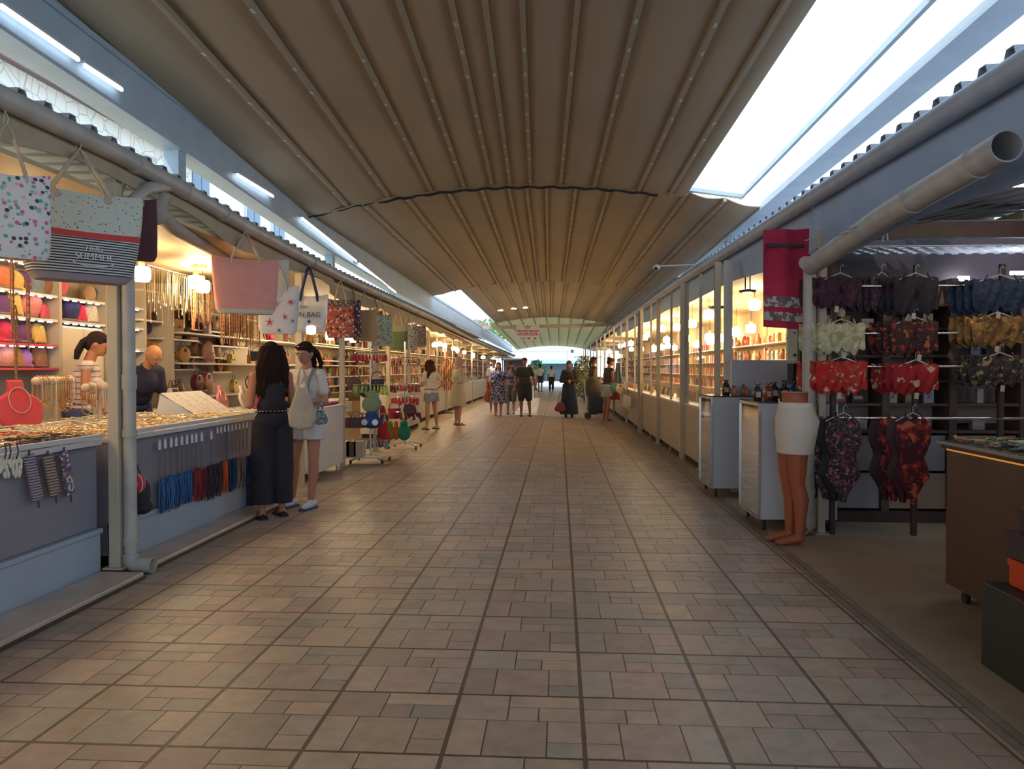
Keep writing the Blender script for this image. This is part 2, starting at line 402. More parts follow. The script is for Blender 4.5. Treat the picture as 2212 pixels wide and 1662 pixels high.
BR = [(-9, 4.2), (1, 3.95), (11, 3.72), (22, 3.6), (36, 3.5), (60, 3.1)]
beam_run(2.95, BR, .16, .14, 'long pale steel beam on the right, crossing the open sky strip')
r = empty('guide_rail', (2.55, 1, 4.1), 'thin pale guide rail inside the bright open strip, beside the right beam', 'rail')
MB().bar((2.60, 1, 4.12), (2.60, 11.2, 3.88), .04, .06).build('rail', steel, r, smooth=False)
for k, (y, z, lb) in enumerate(((5.45, 4.16, 'pale cross bar spanning the open sky strip near the top of the photo'), (11.05, 3.98, 'pale cross bar closing the far end of the open sky strip'))):
    tag(MB().bar((1.75, y - .12, z - .03), (2.62, y + .05, z - .11), .09, .05).build('cross_bar', steel, smooth=False), lb, 'bar')
tag(MB().bar((-3.7, 36.1, 3.36), (2.9, 36.1, 3.50), .16, .16).build('cross_beam', cream, smooth=False), 'pale cross beam over the walkway just above the credit card sign', 'beam')
def post(x, y, z0, z1_, w, label, mat=steel, d=None, name='steel_post'):
    r = empty(name, (x, y, z0), label, 'post')
    MB().bb((x - w / 2, y - (d or w) / 2, z0), (x + w / 2, y + (d or w) / 2, z1_)).build('shaft', mat, r, smooth=False, bevel=.004)
    MB().bb((x - w / 2 - .03, y - w / 2 - .03, z0), (x + w / 2 + .03, y + w / 2 + .03, z0 + .012)).build('base_plate', mat, r, smooth=False)
    return r
for i, (px, py, Yp, lb) in enumerate(((392, 330, 7.2, 'short square post with a box between stall roof and left beam'), (730, 565, 12.2, 'short pale post on the left stall roof above the row of tote bags'),
        (850, 640, 16.8, 'thin pale post on the left stall roof above the green totes'))):
    z = np.interp(Yp, [a for a, b in BL], [b for a, b in BL])
    r = post(-3.7, Yp, 2.95 - i * .06, z - .20, .15 - .02 * i, lb)
    if i == 0: MB().bb((-3.86, 7.0, 3.12), (-3.77, 7.14, 3.30)).build('junction_box', white, r, smooth=False)
for i, (Yp, lb) in enumerate(((13.5, 'pale post on the right stall roof by the security camera'), (21.0, 'post among green leaves on the right stall roof'), (25.0, 'second pale post on the right roof, beyond the green leaves'))):
    post(2.95, Yp, 3.1, 3.62, .12, lb)
# LED battens under left awning edge
def ledtube(px0, py0, px1, py1, lb, X=-3.60):
    a, b = P(px0, py0, X=X), P(px1, py1, X=X)
    r = empty('led_batten', a, lb, 'light')
    MB().bar(a, b, .022, .022).build('tube', M('led_white', (.9, .95, 1), .3, em=(.72, .85, 1.0), es=3), r, smooth=False)
    MB().bar(a + Vector((-.02, 0, .03)), b + Vector((-.02, 0, .03)), .06, .02).build('holder', white, r, smooth=False)
ledtube(2, 14, 170, 130, 'long lit LED tube in the top left corner')
ledtube(182, 142, 264, 195, 'short lit LED tube after the one in the top left corner')
ledtube(512, 378, 590, 425, 'faint LED tube above the small post with a box')
ledtube(652, 472, 770, 565, 'lit LED tube starting at the slit between awning sections')
ledtube(776, 570, 855, 632, 'lit LED tube farther along above the patterned totes')

# ---------------- stall roofs and gutters ----------------
roofm = M('corrugated_roof', (.30, .32, .36), .5, noise=.1, ns=4)
def corr_roof(X0, X1, Y0, Y1, z0f, rise, label, pitch=.22):
    r = empty('stall_roof', (X0, (Y0 + Y1) / 2, z0f(Y0)), label, 'roof')
    n = int((Y1 - Y0) / pitch); mb = MB(); prof = [(0, 0), (.30, 0), (.38, .045), (.62, .045), (.70, 0)]
    ys = [(Y0 + (k + a) * pitch, h) for k in range(n) for a, h in prof] + [(Y0 + n * pitch, 0)]
    vs = []
    for y, h in ys: vs += [(X0, y, z0f(y) + h), (X1, y, z0f(y) + h + rise)]
    mb.add(vs, [(2 * i, 2 * i + 1, 2 * i + 3, 2 * i + 2) for i in range(len(ys) - 1)])
    mb.build('sheet', roofm, r, smooth=False, thick=.008)
    return r
gy = [0, 3.89, 4.65, 5.7, 7.15, 10.17, 17.93, 30, 60]; gz = [2.86, 2.86, 2.87, 2.84, 2.76, 2.67, 2.62, 2.55, 2.35]; gx = [-2.95, -2.95, -2.95, -2.95, -2.95, -2.95, -3.0, -3.35, -3.45]
GZ = lambda y: float(np.interp(y, gy, gz)); GX = lambda y: float(np.interp(y, gy, gx))
corr_roof(-2.97, -3.9, -9, 10.0, lambda y: GZ(y) + .06, .02, 'corrugated roof edge over the bracelet and handbag stall on the left')
corr_roof(-2.99, -3.9, 10.05, 30, lambda y: GZ(y) + .06, .02, 'corrugated roof edge over the middle stalls of the left row')
corr_roof(-3.3, -4.0, 30.05, 59, lambda y: GZ(y) + .06, .02, 'corrugated roof edge at the far end of the left row', pitch=.4)
def gutter(xf, zf, Y0, Y1, rad, label, step=1.0, brk=(), mt=None):
    pvc = mt or MATS['pvc_pipe']
    r = empty('gutter', (xf(Y0), Y0, zf(Y0)), label, 'gutter')
    ys = np.arange(Y0, Y1 + .01, step); MB().tube([(xf(y), y, zf(y)) for y in ys], rad, 14).build('pipe', pvc, r)
    for y in brk:
        MB().tube([(xf(y), y - .03, zf(y)), (xf(y), y + .03, zf(y))], rad + .008, 14).build('collar', pvc, r)
    return r
gutter(GX, GZ, -9.0, 59, .062, 'long round gutter pipe along the left stalls from which totes hang', brk=(2, 5.2, 5.9, 6.6, 9, 11.5, 12.4, 14, 16, 19, 22))
# left downpipe post group
r = empty('downpipe', (-2.96, 5.10, 0), 'grey downpipe standing at the left counter corner with an elbow at its foot', 'pipe')
MB().tube([(-2.96, 5.10, .08), (-2.96, 5.10, 2.55), (-2.96, 5.35, 2.72), (-2.96, 5.75, GZ(5.75))], .043, 14).build('pipe', pvc, r)
for z in (.20, .95, 1.28, 1.33, 2.2): MB().cyl((-2.96, 5.10, z), (-2.96, 5.10, z + .05), .050, n=14).build('collar', pvc, r)
MB().tube([(-2.96, 5.10, .14), (-2.96, 5.10, .085), (-2.93, 5.10, .062), (-2.80, 5.10, .06)], .052, 14, caps=False).build('elbow', pvc, r, thick=.006)
post(-3.045, 5.08, .045, 2.72, .075, 'square cream post beside the grey downpipe at the left counter', cream, name='wooden_post')
r = empty('branch_pipe', P(350, 405, X=-2.97), 'wrapped branch pipe running down from the left gutter to the stall behind', 'pipe')
a = P(352, 420, X=-2.98); b = P(335, 462, X=-3.02); c = P(372, 490, X=-3.08); d = P(505, 566, X=-3.5)
MB().tube([a, b + Vector((.01, 0, .03)), c, c + (d - c) * .5, d], [.062, .068, .060, .055, .052], 12).build('pipe', M('cloth_wrapped_pipe', (.40, .36, .30), .8, bump=.5, bs=25), r)
MB().ell(b, (.085, .10, .085)).build('wrapping', M('wrap_cloth', (.42, .38, .32), .9, bump=.8, bs=30), r)
# ================= LEFT STALL =================
wallL = M('stall_wall_cream', (.55, .47, .36), .7, noise=.06, ns=2)
struct(MB().bb((-5.42, -9, 0), (-5.30, 20, 2.75)), 'wall_left', wallL, smooth=False)
struct(MB().bb((-5.42, 20, 0), (-5.30, 59, 2.45)), 'wall_left_far', M('warm_wall', (.50, .36, .17), .7, noise=.1, ns=2), smooth=False)
struct(MB().add([(-3.02, -9, 2.70), (-5.3, -9, 2.62), (-5.3, 14, 2.55), (-3.05, 14, 2.55)], [(0, 1, 2, 3)]), 'ceiling_left', ply, smooth=False, thick=.03)
struct(MB().add([(-3.1, 14, 2.52), (-5.3, 14, 2.45), (-5.3, 59, 2.25), (-3.5, 59, 2.25)], [(0, 1, 2, 3)]), 'ceiling_left_far', ply, smooth=False, thick=.03)
tarpm = M('beige_tarp', (.42, .33, .22), .85, noise=.1, ns=3, bump=.4, bs=9)
def tarp(Y0, Y1, dz, label, xo=-.05):
    mb = MB()
    mb.grid(lambda u, v: (GX(Y0 + (Y1 - Y0) * u) + xo - .02 * math.sin(u * 23) * v, Y0 + (Y1 - Y0) * u, GZ(Y0 + (Y1 - Y0) * u) + .02 - (dz + .03 * math.sin(u * 31) + .02 * math.sin(u * 77)) * v), 60, 5)
    return tag(mb.build('tarp_valance', tarpm, thick=.01), label, 'valance')
tarp(-9, 10.0, .20, 'beige tarp strip behind the gutter over the bracelet stall')
tarp(10.05, 30, .26, 'beige tarp strip behind the gutter over the tote and key ring stalls', -.10)
ctrm = M('counter_grey', (.24, .23, .27), .6, noise=.06, ns=2)
ctrb = M('counter_blue_base', (.36, .42, .50), .55, noise=.06, ns=2)
edge = M('counter_edge', (.62, .62, .62), .4)
def left_counter(Y0, Y1, label):
    r = empty('stall_counter', (-3.6, Y0, 0), label, 'counter')
    MB().bb((-4.55, Y0, .10), (-3.16, Y1, .90)).build('body', ctrm, r, smooth=False)
    m = MB().bb((-3.165, Y0, .02), (-3.135, Y1, .30)); m.bb((-3.17, Y0, .30), (-3.115, Y1, .33)); m.build('base_panel', ctrb, r, smooth=False)
    n = max(1, int((Y1 - Y0) / .9)); m = MB()
    for k in range(n):
        a = Y0 + (Y1 - Y0) * k / n + .02; b = Y0 + (Y1 - Y0) * (k + 1) / n - .02
        m.bb((-3.17, a, .34), (-3.145, b, .87))
    m.build('front_panel', ctrm, r, smooth=False)
    MB().bb((-4.57, Y0 - .01, .90), (-3.12, Y1 + .01, .935)).build('worktop', edge, r, smooth=False, bevel=.004)
    MB().bb((-3.14, Y0 - .01, .945), (-3.11, Y1 + .01, .975)).build('edge_rail', edge, r, smooth=False)
    return r
left_counter(1.0, 5.03, 'long grey bracelet counter at the left edge of the photo, before the downpipe')
left_counter(5.17, 8.0, 'grey jewellery counter with tagged necklaces and tassels hung on its front')
r = empty('display_platform', (-4.1, 8.7, 0), 'cream display platform behind the two women, carrying the earring rack', 'platform')
MB().bb((-4.35, 8.02, 0), (-3.5, 9.4, .90)).build('body', cream, r, smooth=False); MB().bb((-4.37, 8.02, .90), (-3.48, 9.42, .935)).build('worktop', edge, r, smooth=False)

# jewellery heaps (uncountable)
def heap(Y0, Y1, X0, X1, z, mats, n, label, seed, rr=(.012, .035), zz=.03, name='bracelet_pile'):
    rnd = random.Random(seed); mb = MB()
    for _ in range(n):
        x = rnd.uniform(X0, X1); y = rnd.uniform(Y0, Y1); R = rnd.uniform(*rr); mb.m = rnd.randrange(len(mats))
        tx, ty = rnd.uniform(-.5, .5), rnd.uniform(-.5, .5); h = z + rnd.uniform(.004, zz); st = rnd.uniform(1, 2.2)
        cs, sn = math.cos(rnd.uniform(0, 3)), math.sin(rnd.uniform(0, 3)); pts = []
        for k in range(8):
            a = 2 * PI * k / 8; u = R * st * math.cos(a); v = R * math.sin(a)
            pts.append((x + u * cs - v * sn, y + u * sn + v * cs, h + abs(u * tx + v * ty) * .5))
        mb.tube(pts, rnd.uniform(.0025, .005), 4, closed=True)
    return tag(mb.build(name, mats, smooth=True), label, 'jewellery', kind='stuff')
g2 = M('pale_gold', (.85, .66, .36), .35, .8); g3 = M('copper_beads', (.55, .26, .12), .4, .5); g4 = M('silver_beads', (.65, .63, .6), .3, .9)
bw = M('cream_beads', (.75, .68, .52), .5); br = M('brown_cord', (.10, .06, .05), .7); bk = M('black_cord', (.02, .02, .022), .6); rd = M('red_beads', (.65, .12, .07), .4); pk = M('pink_beads', (.75, .35, .35), .5)
heap(4.3, 5.05, -3.55, -3.16, .94, [br, bk, g3, br, g4], 420, 'dark corded bracelets heaped at the front edge of the left counter', 1)
heap(4.0, 5.05, -4.1, -3.5, .94, [gold, g2, bw, g3], 420, 'gold and beaded bracelets heaped behind the dark cord ones', 2)
heap(4.85, 5.10, -4.0, -3.5, .945, [rd, rd, M('yellow_beads', (.8, .6, .12), .4)], 90, 'red and yellow beads heaped beside the downpipe', 5)
heap(5.2, 6.6, -3.9, -3.16, .94, [gold, g2, bw, g2, pk], 900, 'gold and pink earrings spread on the counter right of the downpipe', 3, rr=(.008, .022), zz=.02)
heap(6.6, 7.95, -3.9, -3.16, .94, [gold, g2, bw, bw, g2, g4], 800, 'gold and silver rings spread on the counter before the woman in black', 4, rr=(.008, .02), zz=.02)
heap(5.3, 7.95, -4.6, -3.95, .94, [bw, g2, cream], 500, 'pale beaded jewellery in the back half of the counter', 6, rr=(.008, .03), zz=.02)
# trays
def tray(x, y, w, d, label, mat=white):
    r = empty('display_tray', (x, y, .935), label, 'tray'); MB().bb((x - w / 2, y - d / 2, .936), (x + w / 2, y + d / 2, .952)).build('base', mat, r, smooth=False, bevel=.003)
    m = MB(); m.bb((x - w / 2, y - d / 2, .952), (x - w / 2 + .01, y + d / 2, .965)); m.bb((x + w / 2 - .01, y - d / 2, .952), (x + w / 2, y + d / 2, .965)); m.build('rim', mat, r, smooth=False); return r
tray(-4.1, 6.95, .35, .4, 'flat white tray on the counter beside the T-shaped bracelet stands')
tray(-3.3, 4.12, .22, .30, 'white tray of strings at the lower left edge of the bracelet counter')

# T-bar stands with bracelets
def tbar(x, y, h, L, n, colr, label, seed, fall=.2):
    rnd = random.Random(seed); r = empty('bracelet_stand', (x, y, .935), label, 'stand'); z = .935 + h
    pinkm = M('stand_velvet', (.78, .58, .42), .8)
    MB().box((x, y, .945), (.14, .14, .02)).build('base', pinkm, r, smooth=False)
    MB().cyl((x, y, .945), (x, y, z - .03), .016).build('pole', pinkm, r)
    MB().rc((x, y - L / 2, z), (x, y + L / 2, z), .036, .036, 14).build('roll', pinkm, r)
    for k in range(n):
        yy = y - L / 2 + .02 + (L - .04) * k / max(1, n - 1); f = fall * rnd.uniform(.6, 1.1); w = rnd.uniform(.003, .006)
        pts = [(x + .042 * math.cos(a), yy, z + .042 * math.sin(a)) for a in np.linspace(0, PI, 7)]
        pts = [(x + .045, yy, z - f)] + pts + [(x - .045, yy, z - f), (x, yy, z - f - .03)]
        tag(MB().tube(pts, w, 5, closed=True).build('bracelet', colr[rnd.randrange(len(colr))]), 'hanging bead strand ' + label[0], 'bracelet', label[1])
    r['label'] = label[2]
gl = [g2, gold, bw, g3]
tbar(-4.45, 6.50, .38, .50, 16, gl, ('on the taller T-shaped stand on the left counter', 'strands on the taller bracelet stand', 'taller pink T-shaped stand full of bead strands on the left counter'), 1, .24)
tbar(-4.18, 6.72, .32, .42, 12, [g3, gold, bw, pk], ('on the lower T-shaped stand beside the striped-vest seller', 'strands on the lower bracelet stand', 'lower pink T-shaped stand of bead strands beside the striped-vest seller'), 2, .2)
tbar(-4.25, 8.15, .17, .30, 9, [g2, bw, pk, g2], ('on the short T-shaped stand right of the seller in navy', 'strands on the short bracelet stand', 'short cream T-shaped stand of chains right of the seller in navy'), 3, .12)
# necklace busts
def bust(x, y, s, mat, label, rz=PI / 2, z=.935):
    r = empty('necklace_bust', (x, y, z), label, 'bust', rz=rz)
    ol = [(-.12, 0), (.12, 0), (.17, .08), (.185, .17), (.15, .235), (.075, .275), (.058, .31), (.056, .375), (-.056, .375), (-.058, .31), (-.075, .275), (-.15, .235), (-.185, .17), (-.17, .08)]
    m = MB(); m.prism([(a * s, b * s) for a, b in ol], .05 * s); m.tr(lambda v: Vector((v.x, v.y + .25 * v.z - .35 * v.x * v.x / s * 0 - .06 * s, v.z))).build('bust_form', mat, r, local=True, bevel=.014)
    MB().bb((-.10 * s, -.06 * s, 0), (.10 * s, .07 * s, .012)).build('foot', mat, r, local=True, smooth=False)
    MB().tube([(.085 * s * math.cos(a), -.092 * s + .25 * (.22 + .10 * math.sin(a)) * s, (.22 + .10 * math.sin(a)) * s) for a in np.linspace(0, 2 * PI, 16)][:-1], .003, 5, closed=True).build('necklace', g2, r, local=True)
    return r
redv = M('red_velvet', (.62, .06, .07), .75); pinkv = M('pink_velvet', (.72, .22, .24), .8); blkv = M('black_velvet', (.03, .025, .03), .8); whv = M('white_velvet', (.75, .68, .6), .8)
bust(-4.42, 5.98, 1.05, redv, 'large coral red necklace bust at the left edge of the counter', 1.2)
bust(-4.1, 9.05, .75, pinkv, 'pink necklace bust left of the red earring rack')
bust(-3.9, 9.22, .75, whv, 'pale necklace bust touching the red earring rack')
for k, (x, y, s_) in enumerate(((-4.24, 8.25, .7), (-4.26, 8.55, .58), (-4.2, 8.8, .62))):
    bust(x, y, s_, blkv if k != 1 else M('maroon_velvet', (.15, .02, .03), .8), ['black necklace bust directly behind the slanted card display', 'small maroon bust between two black ones behind the slanted card display', 'black necklace bust next to the pink bust'][k])
# slanted card display
r = empty('card_display', (-3.85, 8.25, .935), 'slanted white display of carded earrings in front of the woman in black', 'display')
a0 = P(432, 842, X=-4.15); m = MB()
for k in range(4):
    y = 7.55 + k * .22; m.add([(-3.68, y, .94), (-3.68, y + .21, .94), (-4.05, y + .21, 1.17), (-4.05, y, 1.17)], [(0, 1, 2, 3)])
m.build('card', MP('carded_earrings', (.68, .64, .60), [(.25, .2, .2), (.5, .35, .3)], 34, thr=.28), r, thick=.008)
MB().add([(-3.66, 7.55, .936), (-4.10, 7.55, .936), (-4.06, 7.55, 1.16), (-3.66, 8.42, .936), (-4.10, 8.42, .936), (-4.06, 8.42, 1.16)], [(0, 1, 2), (3, 5, 4), (0, 3, 4, 1), (1, 4, 5, 2)]).build('wedge', white, r, smooth=False)
# red-framed earring rack
a, b = P(492, 790, X=-4.0), P(546, 868, X=-4.0)
r = empty('earring_rack', (-4.0, 9.1, .935), 'dark red framed rack of carded earrings between the card display and the woman in black', 'rack')
y0, y1, zt = 9.28, 10.0, 1.52; fm = M('dark_red_frame', (.25, .03, .03), .5)
y0, y1 = 8.95, 9.38
m = MB(); m.bb((-3.62, y0 - .02, .936), (-3.58, y0 + .02, zt)); m.bb((-3.62, y1 - .02, .936), (-3.58, y1 + .02, zt)); m.bb((-3.62, y0, zt - .03), (-3.58, y1, zt)); m.bb((-3.66, y0, .936), (-3.54, y1, .955))
m.build('frame', fm, r, smooth=False)
m = MB()
for i in range(4): m.bb((-3.605, y0, 1.05 + i * .12), (-3.595, y1, 1.058 + i * .12))
for i in range(6): y = y0 + .06 + i * .062; m.bb((-3.604, y, .95), (-3.598, y + .005, zt - .03))
m.build('wires', fm, r, smooth=False)
MB().bb((-3.625, y0 + .02, .98), (-3.615, y1 - .02, zt - .04)).build('cards', MP('earring_cards', (.72, .60, .56), [(.45, .2, .18), (.3, .2, .18)], 30, thr=.25), r, smooth=False)

# shelves -------------------------------------------------
shelfm = M('shelf_white', (.72, .68, .62), .4); redsh = M('shelf_red', (.60, .06, .08), .4); ledd = M('led_dash', (.9, .93, 1), .3, em=(.75, .82, 1), es=7)
def shelf(Y0, Y1, z, mat, label, led=False, X=-5.0, d=.29):
    r = empty('wall_shelf', (X - d / 2, Y0, z), label, 'shelf')
    MB().bb((X - d, Y0, z - .022), (X, Y1, z)).build('board', mat, r, smooth=False)
    if led:
        m = MB().bb((X - .012, Y0 + .02, z - .026), (X + .004, Y1 - .02, z - .0222)); y = Y0 + .05; m.m = 1
        while y < Y1 - .07: m.bb((X - .01, y, z - .036), (X + .008, y + .055, z - .0255)); y += .13
        m.build('led_strip', [shelfm, ledd], r, smooth=False)
    return r
zs = [2.43, 2.15, 1.91, 1.66, 1.43]
nm = ['top', 'second', 'third', 'upper red', 'lower red']
for k, z in enumerate(zs): shelf(5.6, 7.36, z, redsh if k > 2 else shelfm, f'{nm[k]} wall shelf of hats at the left edge, ' + ('red edged' if k > 2 else 'white with lit underside'), led=k < 4)
for k, z in enumerate(zs[1:3]):
    shelf(7.42, 8.16, z, shelfm, f'{nm[k+1]} lit shelf above the white cupboard doors', led=True); shelf(8.2, 8.95, z, shelfm, f'{["highest", "second"][k]} lit shelf just left of the downpipe', led=True)
shelf(8.2, 8.95, 1.66, shelfm, 'lowest lit shelf just left of the downpipe', led=True)
for k, y in enumerate((7.39, 8.18, 8.97)):
    tag(MB().bb((-5.30, y - .02, .0), (-4.99, y + .02, 2.60)).build('shelf_divider', cream, smooth=False), ['cream upright panel right of the red hat shelves', 'cream upright panel right of the white cupboard', 'cream upright panel by the downpipe'][k], 'panel')
r = empty('wall_cupboard', (-5.15, 7.8, 0), 'white two-door cupboard behind the striped-vest seller', 'cupboard')
MB().bb((-5.29, 7.42, 0), (-5.03, 8.15, 1.86)).build('body', white, r, smooth=False)
for y in (7.43, 7.79): MB().bb((-5.03, y, .05), (-5.01, y + .35, 1.84)).build('door', M('cupboard_door', (.70, .58, .42), .4), r, smooth=False, bevel=.004)
# hats
def mk_hat(kind):
    r = empty('hat'); r['category'] = 'hat'
    m = MB()
    if kind == 0: m.ell((0, 0, .11), (.13, .075, .11), 18, 10); m.ell((.03, -.05, .13), (.06, .03, .07)); rm = .02
    elif kind == 1: m.ell((0, 0, .10), (.115, .06, .10), 18, 10); m.rc((-.1, -.02, .02), (.1, -.02, .02), .022, .022)
    else:
        m.ell((0, .01, .12), (.12, .05, .12), 18, 10)
        for k in range(5): m.rc((-.09 + .045 * k, -.03, .02), (-.02 + .01 * k, -.045, .20), .014, .01)
    o = m.build('crown', oc_cloth, r, vox=.012, sm=2, local=True); o['tint'] = 1
    MB().tube([(.09 * math.cos(a), .03 * math.sin(a) - .01, .02) for a in np.linspace(0, 2 * PI, 14)][:-1], .012, 6, closed=True).build('band', M('hat_band', (.25, .18, .16), .8), r, local=True)
    return Proto(r)
hats = [mk_hat(k) for k in range(3)]
HC = {'orange': (.65, .2, .08), 'yellow': (.72, .48, .12), 'purple': (.14, .05, .14), 'grey blue': (.20, .25, .27), 'brown': (.30, .14, .07), 'salmon': (.75, .22, .20), 'crimson': (.60, .03, .08), 'mustard': (.40, .20, .04), 'lilac': (.42, .20, .50),
      'pale pink': (.75, .35, .30), 'teal': (.04, .25, .30), 'navy': (.03, .03, .12), 'tan': (.40, .26, .15), 'pink': (.75, .12, .18), 'cream': (.65, .55, .40), 'blue': (.08, .14, .30), 'turquoise': (.1, .35, .33)}
def hatpx(px, z, col, kind, where, s=1.0):
    p = P(px, 700, X=-5.10); hats[kind].put((-5.12, p.y, z + .001), PI / 2 + random.uniform(-.2, .2), s, f'{col} {["puffed turban", "round knitted", "pleated"][kind]} hat {where}', 'hats on the lit wall shelves', HC[col])
W2 = 'on the second shelf at the left edge'; W3 = 'on the third shelf at the left edge'; W4 = 'on the upper red shelf'; W5 = 'on the lower red shelf'
for a in ((12, 2.15, 'orange', 0, W2), (34, 2.15, 'yellow', 1, W2), (56, 2.15, 'purple', 2, W2, .9), (82, 2.15, 'grey blue', 1, W2, 1.05), (104, 2.15, 'brown', 0, W2, .8),
          (8, 1.91, 'purple', 1, W3), (34, 1.91, 'yellow', 2, W3), (68, 1.91, 'salmon', 0, W3, 1.15), (98, 1.91, 'pink', 2, W3, .7),
          (12, 1.66, 'crimson', 1, W4, 1.05), (52, 1.66, 'purple', 1, W4), (86, 1.66, 'yellow', 2, W4, .9), (10, 1.43, 'pale pink', 0, W5), (36, 1.43, 'mustard', 2, W5, .85), (56, 1.43, 'lilac', 1, W5, .9), (88, 1.43, 'brown', 2, W5),
          (128, 2.15, 'pink', 0, 'alone above the white cupboard'), (124, 1.91, 'orange', 1, 'left of the striped one above the cupboard', .85), (152, 1.91, 'navy', 0, 'in the middle above the cupboard', 1.1), (176, 1.91, 'crimson', 2, 'at the right end above the cupboard', .9),
          (197, 2.15, 'tan', 1, 'left one just left of the downpipe', .9), (222, 2.15, 'teal', 0, 'top shelf just left of the downpipe'), (200, 1.91, 'cream', 2, 'beside the blue one by the downpipe'), (224, 1.91, 'blue', 2, 'beside the cream one by the downpipe', 1.1),
          (198, 1.66, 'navy', 0, 'above the striped-vest seller'), (224, 1.66, 'pink', 1, 'behind the downpipe', .8)):
    hatpx(*a)
# handbag shelves
HS = [(308, 621, 456, 655, 'high'), (300, 687, 353, 696, 'short upper'), (345, 728, 430, 737, 'long middle'), (416, 708, 486, 720, 'upper right'), (300, 754, 365, 762, 'lower left'), (460, 745, 536, 751, 'right hand'), (400, 768, 486, 774, 'lower middle'), (329, 795, 429, 799, 'lowest'), (459, 802, 500, 804, 'small lowest right')]
for a, b, c, d, lb in HS:
    p, q = P(a, b, X=-5.0), P(c, d, X=-5.0); shelf(p.y, q.y, (p.z + q.z) / 2, shelfm, f'{lb} cream handbag shelf on the wall of the jewellery stall')
def mk_bag(kind):
    r = empty('handbag'); r['category'] = 'handbag'; m = MB(); tr = MB()
    if kind == 0:   # tote / trapezoid
        m.prism([(-.13, 0), (.13, 0), (.15, .06), (.12, .20), (-.12, .20), (-.15, .06)], .09); h = .20
        tr.tube([(.07 * math.cos(a), -.02, .20 + .11 * math.sin(a)) for a in np.linspace(0, PI, 10)], .007, 6); tr.tube([(.07 * math.cos(a), .02, .20 + .10 * math.sin(a)) for a in np.linspace(0, PI, 10)], .007, 6)
    elif kind == 1:  # round
        m.tube([(0, -.05, .13), (0, -.045, .13), (0, .045, .13), (0, .05, .13)], [.11, .125, .125, .11], 24)
        tr.tube([(.11 * math.cos(a), 0, .14 + .20 * math.sin(a)) for a in np.linspace(.1, PI - .1, 12)], .006, 6); tr.box((0, -.055, .20), (.05, .015, .06))
    elif kind == 2:  # boxy flap
        m.box((0, 0, .09), (.24, .09, .18)); m.prism([(-.122, .17), (.122, .17), (.115, .08), (0, .05), (-.115, .08)], .012, -.05)
        tr.tube([(.10 * math.cos(a), 0, .17 + .10 * math.sin(a)) for a in np.linspace(0, PI, 10)], .006, 6); tr.box((0, -.06, .075), (.03, .01, .03))
    elif kind == 3:  # basket / bucket
        m.lathe([(.09, 0), (.11, .02), (.13, .20), (.125, .205)], n=18, sy=.6)
        tr.tube([(.10 * math.cos(a), 0, .20 + .14 * math.sin(a)) for a in np.linspace(0, PI, 10)], .008, 6); tr.tube([(.131 * math.cos(a), .079 * math.sin(a), .19) for a in np.linspace(0, 2 * PI, 18)][:-1], .007, 5, closed=True)
    else:            # backpack
        m.ell((0, 0, .17), (.13, .075, .18), 16, 10); m.ell((0, -.06, .10), (.09, .04, .08)); m.box((0, -.01, .02), (.2, .1, .04))
        tr.tube([(.03 * math.cos(a), .02, .33 + .05 * math.sin(a)) for a in np.linspace(0, PI, 8)], .006, 5); tr.tube([(-.07, .06, .30), (-.10, .11, .2), (-.08, .07, .05)], .012, 5); tr.tube([(.07, .06, .30), (.10, .11, .2), (.08, .07, .05)], .012, 5)
    o = m.build('bag_body', oc_leather, r, local=True, bevel=0 if kind in (1, 3, 4) else .018); o['tint'] = 1
    tr.build('handle', M('bag_trim', (.10, .05, .03), .5), r, local=True)
    return Proto(r)
bags = [mk_bag(k) for k in range(5)]
BN = ['leather tote', 'round leather bag', 'flap handbag', 'basket bag', 'backpack']
BC = {'tan': (.45, .22, .08), 'brown': (.25, .10, .045), 'dark brown': (.09, .035, .025), 'mustard': (.50, .27, .04), 'red brown': (.32, .08, .04), 'pinkish': (.50, .25, .17), 'black': (.02, .02, .02), 'maroon': (.13, .015, .03), 'crimson': (.5, .02, .06), 'navy': (.02, .02, .06),
      'yellow': (.62, .42, .08), 'cream': (.6, .48, .3), 'green': (.12, .2, .06), 'orange': (.6, .2, .05), 'white': (.65, .62, .58), 'olive': (.2, .17, .05), 'teal': (.05, .2, .2), 'red': (.5, .03, .02)}
def bagpx(px, py, hp, k, col, where, X=-5.12, rz=PI / 2):
    p = P(px, py, X=X); hh = hp * p.y / 1650; s = hh / [.26, .27, .23, .26, .36][k]
    bags[k].put((X, p.y, p.z), rz + random.uniform(-.15, .15), s, f'{col} {BN[k]} {where}', 'handbags in the jewellery stall', BC[col])
